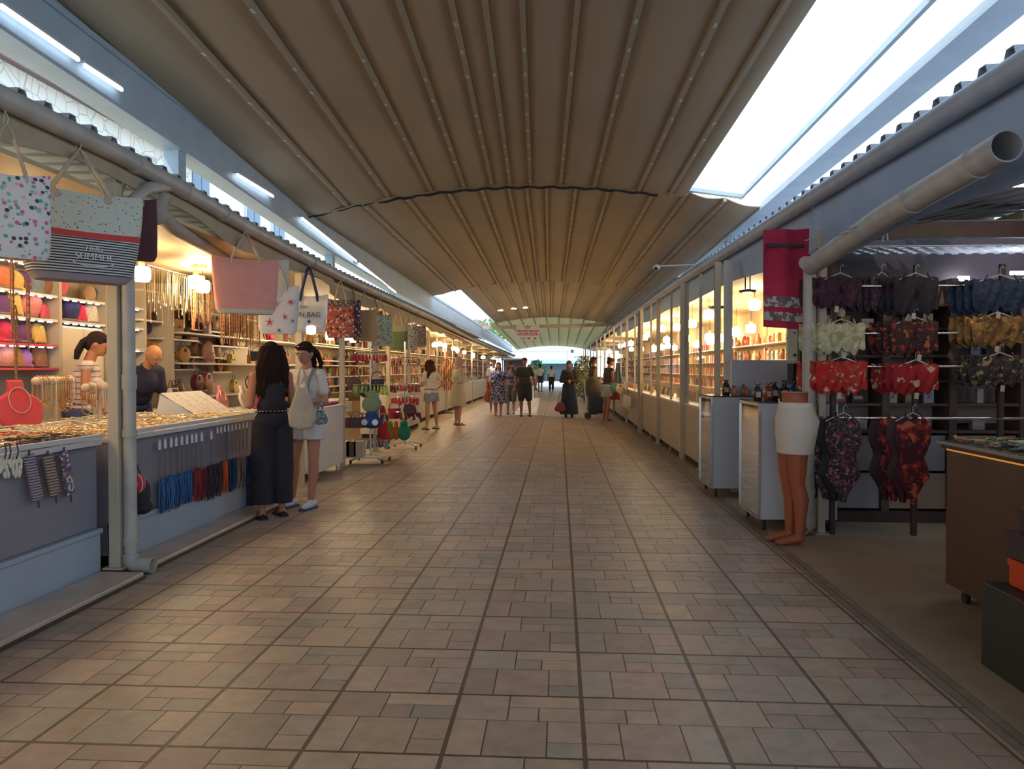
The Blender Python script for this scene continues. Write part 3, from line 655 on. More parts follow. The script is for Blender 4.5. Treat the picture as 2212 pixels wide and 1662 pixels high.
for a in ((340, 629, 22, 2, 'olive', 'behind the hanging chains on the high shelf'), (372, 637, 24, 0, 'orange', 'behind the hanging chains on the high shelf'), (398, 642, 22, 2, 'dark brown', 'on the high shelf beside the coral beads'), (426, 648, 26, 0, 'red', 'at the far end of the high shelf'), (445, 653, 20, 1, 'brown', 'at the far end of the high shelf'),
          (308, 689, 24, 2, 'red brown', 'on the short upper shelf'), (335, 694, 22, 1, 'dark brown', 'on the short upper shelf'),
          (362, 731, 34, 3, 'brown', 'at the left end of the long middle shelf'), (380, 733, 36, 0, 'mustard', 'on the long middle shelf'), (398, 735, 38, 3, 'dark brown', 'on the long middle shelf'), (414, 736, 36, 0, 'red brown', 'at the right end of the long middle shelf'),
          (422, 710, 40, 3, 'brown', 'first of three on the upper right shelf'), (440, 713, 40, 0, 'tan', 'middle of three on the upper right shelf'), (460, 716, 38, 3, 'red brown', 'last of three on the upper right shelf'),
          (312, 756, 28, 2, 'brown', 'on the lower left shelf near the downpipe'), (338, 759, 28, 2, 'mustard', 'on the lower left shelf'), (316, 722, 30, 1, 'navy', 'under the short upper shelf'),
          (475, 747, 30, 1, 'dark brown', 'on the right hand shelf'), (496, 748, 44, 3, 'brown', 'on the right hand shelf'), (514, 750, 44, 0, 'yellow', 'on the right hand shelf'), (528, 751, 26, 1, 'black', 'at the end of the right hand shelf'),
          (424, 770, 34, 1, 'tan', 'on the lower middle shelf'), (446, 772, 28, 0, 'brown', 'on the lower middle shelf'), (466, 773, 34, 3, 'tan', 'on the lower middle shelf'),
          (338, 796, 34, 1, 'pinkish', 'on the lowest shelf'), (358, 797, 34, 0, 'dark brown', 'on the lowest shelf'), (378, 797, 32, 0, 'maroon', 'with ring handles on the lowest shelf'), (398, 798, 30, 3, 'brown', 'on the lowest shelf'), (416, 798, 26, 1, 'cream', 'at the end of the lowest shelf'),
          (472, 803, 30, 1, 'orange', 'on the small lowest right shelf'), (488, 803, 32, 3, 'mustard', 'on the small lowest right shelf')):
    bagpx(*a)
for a in ((312, 842, 42, 2, 'olive', 'standing below the lower left shelf', -4.95), (330, 852, 32, 2, 'black', 'box shaped behind the seller in navy', -4.9), (354, 866, 36, 1, 'black', 'below the lowest shelf', -4.9), (372, 868, 40, 0, 'white', 'black trimmed below the lowest shelf', -4.85),
          (388, 868, 44, 4, 'dark brown', 'cone like behind the short bracelet stand', -4.85), (408, 868, 24, 1, 'mustard', 'near the slanted card display', -4.8), (426, 846, 40, 1, 'maroon', 'in a cluster under the lowest shelf', -4.9), (445, 846, 44, 1, 'red brown', 'in a cluster under the lowest shelf', -4.9), (436, 868, 34, 0, 'black', 'in the cluster behind the card display', -4.85)):
    bagpx(*a)
r = empty('low_shelf', (-4.95, 7, .9), 'low cream ledge along the wall behind the counters', 'shelf'); MB().bb((-5.29, 8.75, .90), (-4.78, 9.38, .935)).build('board', shelfm, r, smooth=False); MB().bb((-5.29, 8.75, 0), (-5.0, 9.38, .90)).build('support', cream, r, smooth=False)
# hanging necklaces
def mk_neck(L, mat, bead=False):
    r = empty('hanging_necklace'); r['category'] = 'necklace'
    MB().tube([(0, 0, 0), (.012, 0, -.03), (.014, 0, -L * .6), (.004, 0, -L), (-.004, 0, -L), (-.014, 0, -L * .6), (-.012, 0, -.03)], .0022 if not bead else .006, 5, closed=True).build('chain', mat, r, local=True)
    m = MB(); m.ell((0, 0, -L - .02), (.013, .004, .02), 8, 6)
    if bead:
        for k in range(8): m.ell((.012, 0, -.05 - k * L * .1), (.011, .011, .013), 7, 5)
    m.build('pendant', mat if bead else g4, r, local=True)
    return Proto(r)
necks = [mk_neck(.42, g2), mk_neck(.52, gold), mk_neck(.36, bw), mk_neck(.5, g3, True), mk_neck(.55, M('coral', (.7, .2, .1), .5), True)]
a, b = P(318, 572, X=-4.3), P(466, 612, X=-4.3)
tag(MB().cyl(a, b, .008).build('necklace_rail', chrome), 'thin rail of hanging gold chains above the handbag shelves', 'rail')
for k in range(40):
    t = (k + .5) / 40; p = a.lerp(b, t); i = k % 3 if k < 30 else random.choice((0, 1, 3))
    if k in (24, 25, 26): i = 4
    necks[i].put((p.x, p.y, p.z - .01), PI / 2 + random.uniform(-.4, .4), random.uniform(.85, 1.1), 'coral bead necklace hanging on the chain rail' if i == 4 else 'fine gold chain with pendant hanging in the row above the handbag shelves', 'coral necklaces on the rail' if i == 4 else 'gold chains hanging in a row')
a, b = P(470, 640, X=-4.0), P(562, 668, X=-4.0)
tag(MB().cyl(a, b, .008).build('necklace_rail', chrome), 'second thin rail with bead necklaces, left of the pink tote', 'rail')
for k in range(18):
    p = a.lerp(b, (k + .5) / 18); necks[3 if k % 3 else 1].put((p.x, p.y, p.z - .01), PI / 2 + random.uniform(-.4, .4), random.uniform(.8, 1.05), 'bead necklace hanging on the second rail below the pink tote', 'bead necklaces on the second rail')
for k, (px, py) in enumerate(((25, 560), (60, 600), (33, 660))):
    p = P(px, py, X=-3.9); necks[3].put(p, PI / 2, 1.0, ['dark bead garland hanging at the left edge before the hats', 'bead garland hanging before the grey blue hat', 'longest bead garland hanging before the purple hats'][k])

# ---- things hung on the counter fronts
XF = -3.10
def strap(px0, py0, px1, py1, w, mat, label):
    a, b = P(px0, py0, X=XF), P(px1, py1, X=XF); r = empty('braided_bracelet_bundle', b, label, 'bracelets')
    MB().bar(a, b, w, .02, up=(1, 0, 0)).build('band', mat, r, smooth=False, bevel=.006)
    MB().tube([a + Vector((.005, 0, .03)), a, b, b + Vector((0, .01, -.05))], .006, 6).build('cord', br, r); return r
strap(62, 985, 82, 1080, .085, MP('braid_lilac', (.30, .25, .28), [(.05, .04, .06), (.55, .42, .48), (.2, .12, .2)], 60, kind='wave', thr=.6), 'striped lilac and black bracelet bundle, leftmost of three on the counter front')
strap(102, 985, 120, 1070, .085, MP('braid_brown', (.28, .2, .14), [(.08, .05, .04), (.6, .45, .4), (.35, .2, .12)], 55, kind='wave', thr=.6), 'brown and pink bracelet bundle, middle of three on the counter front')
strap(137, 977, 152, 1068, .075, MP('braid_mixed', (.12, .1, .16), [(.5, .2, .1), (.6, .55, .5), (.1, .08, .2)], 50, kind='voronoi', thr=.5), 'dark bracelet bundle with white studs, rightmost of three on the counter front')
m = MB(); rnd = random.Random(4)
for k in range(60):
    p = P(rnd.uniform(0, 46), rnd.uniform(990, 1028), X=XF); m.ell(p, (.008, .010, .02), 6, 5)
tag(m.build('shell_fringe', bw), 'white shell fringe hung at the left end of the counter front', 'fringe', kind='stuff')
for k, px in enumerate((10, 20, 36)):
    a, b = P(px, 958, X=XF + .02), P(px, 992, X=XF + .02); tag(MB().tube([a, (a + b) / 2 + Vector((.01, 0, 0)), b], .004, 5).build('hook_cord', bk), ['first dark cord hooked over the counter rail at the left edge', 'second dark cord hooked over the counter rail', 'third dark cord hooked over the counter rail, by the bundles'][k], 'cord')
# tagged necklaces
tagm = M('price_tag', (.75, .77, .82), .5)
r = empty('tagged_necklace'); r['category'] = 'necklace'
MB().prism([(-.022, 0), (.022, 0), (.022, .055), (0, .085), (-.022, .055)], .002).build('price_tag', tagm, r, local=True, smooth=False)
MB().tube([(-.012, .002, .0), (-.010, .002, -.24), (0, .002, -.27), (.010, .002, -.24), (.012, .002, 0)], .003, 5).build('strand', M('dull_strand', (.20, .15, .14), .6), r, local=True)
tn = Proto(r)
for k, px in enumerate((345, 357, 370, 381, 393, 404, 415, 424, 436, 457, 470, 478, 486, 494, 502, 510, 518, 526, 534)):
    z = .80 if k < 9 else .82; p = P(px, 952, X=XF); zz = .79 if k < 10 else .83
    tn.put((XF, p.y, zz), PI / 2, 1 if k < 10 else .8, 'necklace with white house-shaped price tag hanging on the counter front' if k < 10 else 'small tagged chain hanging in the close row left of the woman in black', 'tagged necklaces on the counter front' if k < 10 else 'close row of tagged chains')
# tassel bunches
def tassels(px0, px1, yt0, yt1, yb0, yb1, col, label, seed, cols=None):
    rnd = random.Random(seed); n = max(6, int((px1 - px0) * .95)); mats = [M('tassel_' + str(c), c, .8) for c in (cols or [col, tuple(x * .6 for x in col), tuple(min(1, x * 1.5) for x in col)])]
    m = MB()
    for k in range(n):
        t = (k + rnd.random()) / n; px = px0 + (px1 - px0) * t; a = P(px, yt0 + (yt1 - yt0) * t + rnd.uniform(-4, 4), X=XF + rnd.uniform(-.01, .015)); b = P(px + rnd.uniform(-2, 2), yb0 + (yb1 - yb0) * t + rnd.uniform(-6, 4), X=XF + rnd.uniform(-.01, .02))
        m.m = rnd.randrange(len(mats)); c = a.lerp(b, .5) + Vector((rnd.uniform(-.01, .02), rnd.uniform(-.01, .01), 0)); m.tube([a, c, b], [.007, .006, .004], 5)
    return tag(m.build('tassel_bunch', mats), label, 'tassels', kind='stuff')
tassels(345, 416, 1038, 1018, 1110, 1082, (.03, .10, .25), 'bunch of long blue tassels on the counter front', 1)
tassels(418, 445, 1016, 1012, 1082, 1078, (.25, .02, .03), 'bunch of dark red tassels beside the blue ones', 2)
tassels(447, 479, 1010, 1000, 1082, 1068, (.05, .03, .035), 'bunch of dark brown tassels between red and orange', 3)
tassels(480, 492, 998, 996, 1066, 1062, (.55, .08, .01), 'narrow bunch of bright orange tassels', 4)
tassels(493, 508, 996, 992, 1062, 1058, (.02, .06, .11), 'narrow bunch of dark teal tassels right of the orange ones', 5)
tassels(510, 530, 992, 988, 1056, 1046, (.3, .18, .2), 'bunch of mixed pink and cream tassels', 6, [(.35, .15, .2), (.4, .32, .28), (.15, .12, .1)])
tassels(533, 552, 988, 982, 1056, 1050, (.02, .05, .2), 'bunch of royal blue tassels next to the woman in black', 7)
for k, (px, py0, py1, col) in enumerate(((548, 1040, 1068, (.05, .06, .05)), (546, 1070, 1098, (.02, .02, .05)))):
    a, b = P(px, py1, X=XF + .02), P(px, py0, X=XF + .02); tag(MB().bb((XF - .02, a.y - .05, a.z), (XF + .05, a.y + .09, b.z)).build('leather_wallet', M('wallet%d' % k, col, .5), smooth=False, bevel=.01), ['dark wallet hung high at the counter corner by the tassels', 'black wallet hung low at the counter corner'][k], 'wallet')
# cap and pouch by the downpipe
r = empty('baseball_cap', P(300, 1100, X=XF), 'dark cap hanging on the counter front beside the downpipe', 'cap')
p = P(303, 1070, X=XF + .05); MB().ell(p, (.06, .10, .13), 16, 10).build('crown', M('navy_cap', (.02, .02, .035), .8), r); MB().ell(p + Vector((.02, .0, -.09)), (.06, .09, .05)).build('brim', M('navy_cap2', (.018, .018, .03), .8), r)
r = empty('pouch', P(300, 1060, X=XF), 'red and yellow striped pouch hung above the dark cap', 'pouch')
p = P(300, 1045, X=XF + .11); MB().ell(p, (.04, .06, .07)).build('bag', MP('pouch_red', (.5, .03, .1), [(.7, .5, .2), (.6, .5, .5)], 25, kind='wave', axis=1, thr=.3), r); MB().tube([p + Vector((0, -.03, .05)), p + Vector((-.02, 0, .15)), p + Vector((0, .03, .05))], .006, 5).build('strap', br, r)
tag(MB().grid(lambda u, v: (XF - .01 + .012 * math.sin(u * 9), 5.28 + .13 * u, .62 + .36 * v), 8, 8).build('hanging_cloth', M('dark_cloth', (.10, .07, .06), .9, noise=.3), thick=.01), 'dark brown cloth hanging beside the downpipe over the counter edge', 'cloth')

# ---- totes on the gutter
def tote(px, py, W_, Hh, D, hh, rz, parts, label, ropec=rope, X=-2.93, rope_r=.009, flat=False, taper=.8, drop=0):
    """root at the hook; parts = [(name, z-fraction top, bottom, mat)] from the rim down"""
    p = P(px, py, X=X); r = empty('tote_bag', (p.x, p.y, p.z), label, 'tote bag', 'tote bags hanging from the left gutter', rz=rz)
    def sect(t):   # t 0 rim .. 1 base
        w = W_ * (1 - (1 - taper) * t ** 1.5) / 2; d = D / 2 * (.12 + .88 * min(1, t * 1.6) ** .7)
        if t > .92: w *= 1 - (t - .92) * 1.2; d *= 1 - (t - .92) * 2
        return w, d
    def ring(t, n=36):
        w, d = sect(t); z = -hh - Hh * t; out = []
        for j in range(n):
            a = 2 * PI * j / n; c, s_ = math.cos(a), math.sin(a); e = .45
            x = w * abs(c) ** e * (1 if c > 0 else -1); y = d * abs(s_) ** e * (1 if s_ > 0 else -1)
            out.append((x, y, z + .03 * (x / (W_ / 2)) ** 2 * (1 - t)))
        return out
    for nm_, t0, t1, mt in parts:
        m = MB(); k = max(2, int((t1 - t0) * 14)); rs = [ring(t0 + (t1 - t0) * i / k) for i in range(k + 1)]; n = 36
        vs = [v for q in rs for v in q]; fs = [(i * n + j, i * n + (j + 1) % n, (i + 1) * n + (j + 1) % n, (i + 1) * n + j) for i in range(k) for j in range(n)]
        if t1 >= .999: fs.append(tuple(k * n + j for j in range(n)))
        m.add(vs, fs).build(nm_, mt, r, local=True, thick=.006)
    for sgn in (-1, 1):
        x0 = W_ * .22; y = sgn * sect(.06)[1]
        MB().tube([(-x0, y, -hh - .06), (-x0 * .95, y, -hh + .02), (-.02, y * .3, -.03), (0, 0, 0), (.02, y * .3, -.03), (x0 * .95, y, -hh + .02), (x0, y, -hh - .06)], rope_r, 8).build('handle', ropec, r, local=True)
    MB().tube([(0, 0, -.01), (.01, 0, .03), (0, .03, .08), (-.0, .06, .02)], .003, 5).build('hook', white, r, local=True)
    return r
can = M('canvas_cream', (.62, .58, .48), .9, bump=.2, bs=200)
flor = MP('flower_print', (.70, .66, .62), [(.65, .15, .25), (.10, .40, .30), (.75, .40, .42), (.06, .06, .10), (.70, .66, .62), (.25, .5, .4)], 36, thr=.42)
tot1 = tote(14, 268, .40, .44, .12, .27, math.radians(48), [('bag_body', 0, 1, flor)], 'white tote printed with pink and green motifs at the left edge', rope_r=.007, taper=.95)
speck = MP('speck_print', (.60, .60, .50), [(.12, .16, .14), (.2, .25, .2)], 38, thr=.20)
t = tote(172, 322, .74, .54, .22, .27, math.radians(52), [('bag_body', 0, .46, speck), ('red_stripe', .46, .53, M('red_band', (.60, .06, .05), .8)), ('striped_panel', .53, .93, MP('pinstripe', (.62, .60, .55), [(.03, .03, .04)], 62, kind='wave', thr=.5)), ('base_panel', .93, 1, M('mauve_base', (.30, .25, .28), .8))],
         'big speckled tote with red stripe and pinstriped lower half, largest bag on the gutter', rope_r=.011, taper=.74)
wl = M('white_print', (.75, .75, .72), .7)
for s_, sz, z, sh in (('Hello', .045, -.62, .3), ('SUMMER', .055, -.67, 0)): text(s_, sz, wl, t, Matrix.Translation((0.03, -.124, z)) @ Euler((PI / 2, 0, 0)).to_matrix().to_4x4(), shear=sh, ext=.003, local=True)
MB().tube([(.03 + .12 * math.cos(a), -.120, -.69 + .03 * math.sin(a) - .005) for a in np.linspace(PI * 1.1, PI * 1.9, 10)], .003, 5).build('printed_branch', wl, t, local=True)
for x in (-.145, .145): MB().ell((x, -.035, -.30), (.022, .018, .03)).build('rope_knot', rope, t, local=True)
tote(283, 370, .34, .42, .12, .20, math.radians(50), [('bag_body', 0, 1, M('maroon_cloth', (.10, .035, .045), .85))], 'plain maroon tote half hidden behind the big pinstriped one', X=-3.02, taper=.95)
tote(530, 502, .60, .50, .16, .26, math.radians(34), [('bag_body', 0, .93, M('pink_canvas', (.72, .32, .27), .85, noise=.05)), ('base_panel', .93, 1, can)], 'plain pink tote with small white print', taper=.86)
t = tote(566, 510, .56, .58, .16, .26, math.radians(34), [('bag_body', 0, .8, can), ('base_panel', .8, 1, M('cream_base', (.55, .50, .42), .9))], 'cream tote hidden behind the plain pink one', X=-3.15, taper=.9)
can2 = M('white_canvas', (.66, .66, .64), .9, bump=.2, bs=200)
star = MP('starfish_print', (.66, .66, .64), [(.55, .06, .05), (.10, .12, .2)], 11, thr=.24)
t = tote(600, 572, .44, .50, .12, .24, math.radians(30), [('bag_body', 0, 1, can2)], 'white tote with red starfish print beside the plain pink one', X=-3.0, taper=.85)
for k, (x, z, s_, c_) in enumerate(((-.10, -.62, .05, 0), (.06, -.56, .04, 0), (.12, -.40, .035, 0), (-.04, -.42, .045, 0), (.0, -.70, .03, 1), (.14, -.60, .03, 1), (-.13, -.46, .03, 1), (-.12, -.34, .03, 0))):
    m = MB(); m.prism([(s_ * (1 if q % 2 == 0 else .25) * math.sin(q * PI / 5 + k), s_ * (1 if q % 2 == 0 else .25) * math.cos(q * PI / 5 + k)) for q in range(10)], .014); m.tr(lambda v: v + Vector((x, -.060 if z < -.5 else -.052, z))).build('printed_starfish', M('star_red', (.55, .06, .05)) if c_ == 0 else M('star_navy', (.10, .12, .2)), t, local=True, smooth=False)
clear = M('clear_vinyl', (.75, .77, .80), .12, alpha=.38, coat=.5)
t = tote(667, 578, .44, .42, .13, .34, math.radians(18), [('bag_body', 0, 1, clear)], 'clear vinyl tote with dark navy handles and black writing', ropec=M('navy_handle', (.03, .03, .10), .7), rope_r=.017, taper=.85)
inkm = M('black_print', (.02, .02, .03), .6)
text('Son', .055, inkm, t, Matrix.Translation((-.06, -.080, -.47)) @ Euler((PI / 2, 0, .0)).to_matrix().to_4x4(), shear=.2, local=True); text('IN BAG', .080, inkm, t, Matrix.Translation((0, -.080, -.56)) @ Euler((PI / 2, 0, 0)).to_matrix().to_4x4(), local=True)
m = MB(); m.prism([(.03 * (1 if k % 2 == 0 else .42) * math.sin(k * PI / 5), .03 * (1 if k % 2 == 0 else .42) * math.cos(k * PI / 5)) for k in range(10)], .002); m.tr(lambda v: v + Vector((0, -.078, -.64))).build('printed_star', inkm, t, local=True, smooth=False)
T = MP('red_jungle', (.40, .08, .05), [(.05, .03, .03), (.60, .35, .28), (.5, .12, .08), (.55, .45, .4)], 24, thr=.45)
tote(735, 608, .34, .50, .14, .26, math.radians(16), [('bag_body', 0, .18, MP('dark_leaf', (.12, .08, .06), [(.4, .3, .25)], 30)), ('lower_body', .18, 1, T)], 'red patterned tote with a dark leafy rim', taper=1.05)
tote(760, 622, .26, .52, .14, .20, math.radians(40), [('bag_body', 0, 1, MP('dark_red_mix', (.06, .03, .04), [(.5, .05, .1), (.5, .45, .4)], 26, thr=.4))], 'dark patterned tote tucked behind the red one', X=-3.05, taper=1)
tote(788, 634, .34, .46, .12, .26, math.radians(14), [('bag_body', 0, 1, M('kraft_cloth', (.42, .26, .14), .9))], 'plain tan tote after the red patterned one', taper=1.05)
tote(808, 640, .30, .46, .12, .26, math.radians(36), [('bag_body', 0, 1, M('russet_cloth', (.34, .15, .08), .9))], 'russet brown tote behind the plain tan one', X=-3.06, taper=1.05)
gf = MP('green_flower', (.40, .47, .36), [(.12, .22, .14), (.55, .55, .48), (.25, .35, .25)], 26, thr=.42)
tote(822, 650, .38, .50, .14, .24, math.radians(14), [('bag_body', 0, 1, gf)], 'pale green flowered tote after the tan ones', taper=1)
tote(860, 668, .34, .46, .12, .28, math.radians(12), [('bag_body', 0, .3, M('sage_cloth', (.40, .40, .22), .9)), ('lower_body', .3, 1, M('sage_dark', (.18, .22, .10), .9))], 'two-tone sage green tote', taper=1)
tote(883, 676, .32, .48, .12, .24, math.radians(12), [('bag_body', 0, 1, MP('grey_flower', (.45, .42, .36), [(.08, .08, .07), (.3, .22, .2)], 24, thr=.42))], 'grey flowered tote, second from the far end of the row', taper=1)
tote(902, 684, .34, .46, .12, .20, math.radians(12), [('bag_body', 0, .93, MP('palm_print', (.12, .09, .07), [(.4, .34, .28)], 20, kind='edge', thr=.05)), ('base_panel', .93, 1, can)], 'dark palm leaf tote at the far end of the row', taper=1)

# ---- lamps
lampw = M('lamp_glow', (1, .95, .85), .3, em=(1, .74, .42), es=72)
def mk_lamp():
    r = empty('pendant_lamp'); r['category'] = 'lamp'
    MB().lathe([(.02, .16), (.075, .15), (.088, .12), (.088, .03), (.07, .0), (.02, -.005)], n=20).build('glass_shade', lampw, r, local=True)
    MB().lathe([(.012, .16), (.03, .16), (.03, .21), (.012, .22)], n=12).build('socket', M('brass', (.5, .35, .15), .4, .8), r, local=True)
    c = MB().cyl((0, 0, 0), (0, 0, 1), .004, n=6).build('cord', blk, r, local=True); c.location = (0, 0, .2); c['cord'] = 1
    return Proto(r)
lampP = mk_lamp()
class Lamp:
    def put(s, p, rz, sc, label, group=None):
        p = Vector(p); p.x = max(p.x, 2.3) if p.x > 0 else min(p.x, -3.6); cz = (2.84 - .038 * (p.x - 2)) if p.x > 0 else float(np.interp(p.y, [-9, 1, 14, 59], [2.66, 2.66, 2.50, 2.25]))
        p.z = min(p.z, cz - .26)
        o = lampP.put(p, 0, sc, label, group)
        for ch in o.children:
            if ch.get('cord'): ch.scale = (1, 1, max(.02, (cz - p.z) / sc - .2))
        return o
lamp = Lamp()
for k, (px, py, X, lb) in enumerate(((306, 608, -3.9, 'lit lamp right behind the downpipe, below the branch pipe'), (423, 600, -4.0, 'lit lamp above the chain rail, upper of a close pair'), (438, 632, -4.1, 'lit lamp above the chain rail, lower of a close pair'), (55, 556, -4.3, 'lit lamp at the left edge above the hats'), (672, 722, -4.2, 'lit lamp under the clear vinyl tote'))):
    p = P(px, py, X=X); lamp.put((p.x, p.y, p.z), 0, .9, lb, 'pendant lamps in the left stalls')
for x, y in ((-4.2, 4.2), (-4.2, 2.4), (-4.0, .2), (-4.0, -3), (-4.0, -6)): lamp.put((x, y, 2.2), 0, .9, 'unseen lit pendant lamp along the near left stalls, warming the floor', 'unseen lamps along the near left stalls')  # all out of view; rear ones added to warm the near floor
# spot bell lamp
r = empty('bell_lamp', P(430, 575, X=-4.0), 'yellow bell-shaped lamp shade on the ceiling above the chains', 'lamp'); p = P(430, 575, X=-4.0)
MB().lathe([(.02, .09), (.04, .06), (.09, -.02), (.085, -.03)], c=p, n=18).build('shade', M('yellow_shade', (.75, .62, .15), .4, em=(1, .8, .2), es=.8), r)
# ================= LEFT ROW BEYOND =================
struct(MB().bb((-5.30, 9.42, 0), (-4.9, 9.48, 2.5)), 'wall_partition', cream, smooth=False)
tag(MB().bb((-3.13, 8.92, 0), (-3.05, 9.0, 2.55)).build('stall_post', cream, smooth=False), 'slim cream post between the jewellery stall and the backpack stall', 'post')
r = empty('display_case', (-3.3, 9.9, 0), 'white case with a magenta cloth on top, beside the woman in the white shirt', 'display case')
MB().bb((-4.1, 9.35, .10), (-3.04, 10.62, .90)).build('body', white, r, smooth=False, bevel=.005)
MB().bb((-4.12, 9.33, .90), (-3.02, 10.64, .925)).build('top', edge, r, smooth=False)
for x, y in ((-3.1, 9.45), (-3.1, 10.5), (-4.0, 10.5)): MB().cyl((x, y, 0), (x, y, .1), .015).build('leg', chrome, r)
tag(MB().bb((-4.0, 9.40, .927), (-3.08, 10.55, .965)).build('table_cloth', M('magenta_cloth', (.38, .03, .22), .8), smooth=False, bevel=.01), 'folded magenta cloth on the white case', 'cloth')
r = post(-3.12, 10.85, 0, 2.55, .07, 'cream post right of the white case with the magenta cloth', cream, name='stall_post')
post(-3.12, 12.9, 0, 2.5, .09, 'grey-brown post between the two key ring racks', pvc, name='stall_post')
post(-3.2, 14.2, 0, 2.5, .06, 'cream post behind the second key ring rack', cream, name='stall_post')
# back shelves of backpack stall
for k, (z, lb) in enumerate(((1.05, 'lowest'), (1.5, 'middle'), (1.9, 'upper'), (2.2, 'highest'))): shelf(9.6, 19.5, z, shelfm, f'{lb} long shelf behind the key ring racks', X=-4.85, d=.4)
r = empty('long_ledge', (-4.6, 12, 0), 'cream ledge full of bags behind the key ring racks', 'ledge'); MB().bb((-5.2, 9.6, 0), (-4.2, 15, .80)).build('body', cream, r, smooth=False); MB().bb((-5.22, 9.58, .80), (-4.18, 15, .83)).build('top', edge, r, smooth=False)
bk5 = bags[4]
def bagw(x, y, z, k, s, col, label, group=None, rz=None): bags[k].put((x, y, z), PI / 2 + random.uniform(-.3, .3) if rz is None else rz, s, label, group, BC[col])
bagw(-3.7, 10.4, .966, 4, 1.25, 'red brown', 'large brown backpack standing on the magenta cloth', rz=.9)
bagw(-3.45, 9.75, .966, 1, .75, 'crimson', 'crimson round bag beside the brown backpack', rz=.9); bagw(-3.3, 10.15, .966, 2, .7, 'red', 'small red flap bag in front of the brown backpack', rz=.9)
bagw(-4.3, 9.9, 1.9, 4, 1.2, 'dark brown', 'dark backpack hanging above the woman in the white shirt', rz=.9)
bagw(-3.9, 9.7, 1.52, 2, .7, 'black', 'black flap bag hanging beside the woman in the white shirt', rz=.8)
cl = list(BC)
for k in range(46):
    y = 9.8 + (k % 12) * .80 + random.uniform(-.1, .1); z = (1.051, 1.501, 1.901, 2.201)[k // 12]
    if z > 2.1 and k % 2: continue
    bagw(-5.0, y, z, (k * 3) % 5, random.uniform(.75, .95), cl[(k * 5) % 12], 'small brown or dark bag on the warm lit shelves behind the key ring racks', 'bags behind the key ring racks')
for k, y in enumerate(np.linspace(10.9, 14.6, 7)): bagw(-4.5, y, .831, (0, 2, 1, 3, 2, 0, 1)[k], .9, ('tan', 'cream', 'maroon', 'brown', 'red', 'olive', 'navy')[k], ('tan tote', 'cream flap bag', 'maroon round bag', 'brown basket bag', 'red flap bag', 'olive tote', 'navy round bag')[k] + ' on the cream ledge behind the key ring racks')
# key ring racks
def mk_key(kind):
    r = empty('key_ring'); r['category'] = 'key ring'
    MB().tube([(.008 * math.cos(a), 0, -.01 + .01 * math.sin(a)) for a in np.linspace(0, 2 * PI, 9)][:-1], .0018, 4, closed=True).build('ring', chrome, r, local=True)
    m = MB()
    if kind == 0: m.lathe([(.004, -.02), (.014, -.03), (.012, -.05), (.028, -.12), (.02, -.125)], n=8)
    else: m.ell((0, 0, -.06), (.022, .012, .035), 8, 6); m.cyl((0, 0, -.02), (0, 0, -.04), .004, n=5)
    o = m.build('charm', oc_plain, r, local=True); o['tint'] = 1
    return Proto(r)
keys = [mk_key(0), mk_key(1)]
def rack(x, y, ht, tiers, label, seed):
    rnd = random.Random(seed); r = empty('key_ring_rack', (x, y, 0), label, 'rack'); m = MB()
    MB().cyl((x, y, .05), (x, y, ht), .016).build('pole', chrome, r)
    for k in range(4):
        a = PI / 4 + k * PI / 2; q = (x + .34 * math.cos(a), y + .34 * math.sin(a), .05)
        MB().bar((x, y, .12), q, .025, .02).build('foot', white, r, smooth=False); MB().cyl((q[0] - .012, q[1], .03), (q[0] + .012, q[1], .03), .03).build('caster', blk, r)
    for z, R, n, cols, rowl in tiers:
        MB().tube([(x + R * math.cos(a), y + R * math.sin(a), z) for a in np.linspace(0, 2 * PI, 22)][:-1], .006, 6, closed=True).tube([(x - R, y, z), (x + R, y, z)], .004, 5).tube([(x, y - R, z), (x, y + R, z)], .004, 5).build('hoop', chrome, r)
        for k in range(n):
            a = 2 * PI * k / n + .1; c = rnd.choice(cols); keys[rnd.randrange(2)].put((x + (R + .01) * math.cos(a), y + (R + .01) * math.sin(a), z), a, rnd.uniform(.9, 1.25), rowl, rowl.replace('key ring', 'key rings'), c)
    return r
K = lambda *n: [BC[q] for q in n]
rack(-2.86, 11.45, 1.98, [(1.66, .23, 26, K('red', 'crimson', 'red'), 'red key ring on the top hoop of the nearer rack'), (1.18, .24, 26, [(.3, .5, .1), (.55, .6, .1), (.1, .3, .15)], 'green or yellow key ring on the second hoop of the nearer rack'),
                          (.74, .25, 26, K('cream', 'maroon', 'tan', 'olive'), 'key ring of mixed colour on the third hoop of the nearer rack'), (.34, .25, 24, [(.6, .05, .2), (.6, .3, .05), (.1, .25, .4), (.6, .6, .6)], 'bright key ring on the lowest hoop of the nearer rack')],
     'tall rotating key ring rack standing nearer, hung with red rings at the top', 1)
rack(-2.75, 13.55, 1.9, [(1.62, .24, 22, K('maroon', 'pinkish'), 'maroon key ring on the top hoop of the farther rack'), (1.15, .24, 22, K('maroon', 'brown', 'crimson'), 'dark red key ring on the second hoop of the farther rack'),
                         (.92, .22, 20, K('crimson', 'red'), 'crimson key ring on the third hoop of the farther rack'), (.66, .26, 22, K('dark brown', 'maroon'), 'dark brown key ring on the fourth hoop of the farther rack')],
     'rotating key ring rack on a wheeled base standing farther off', 2)
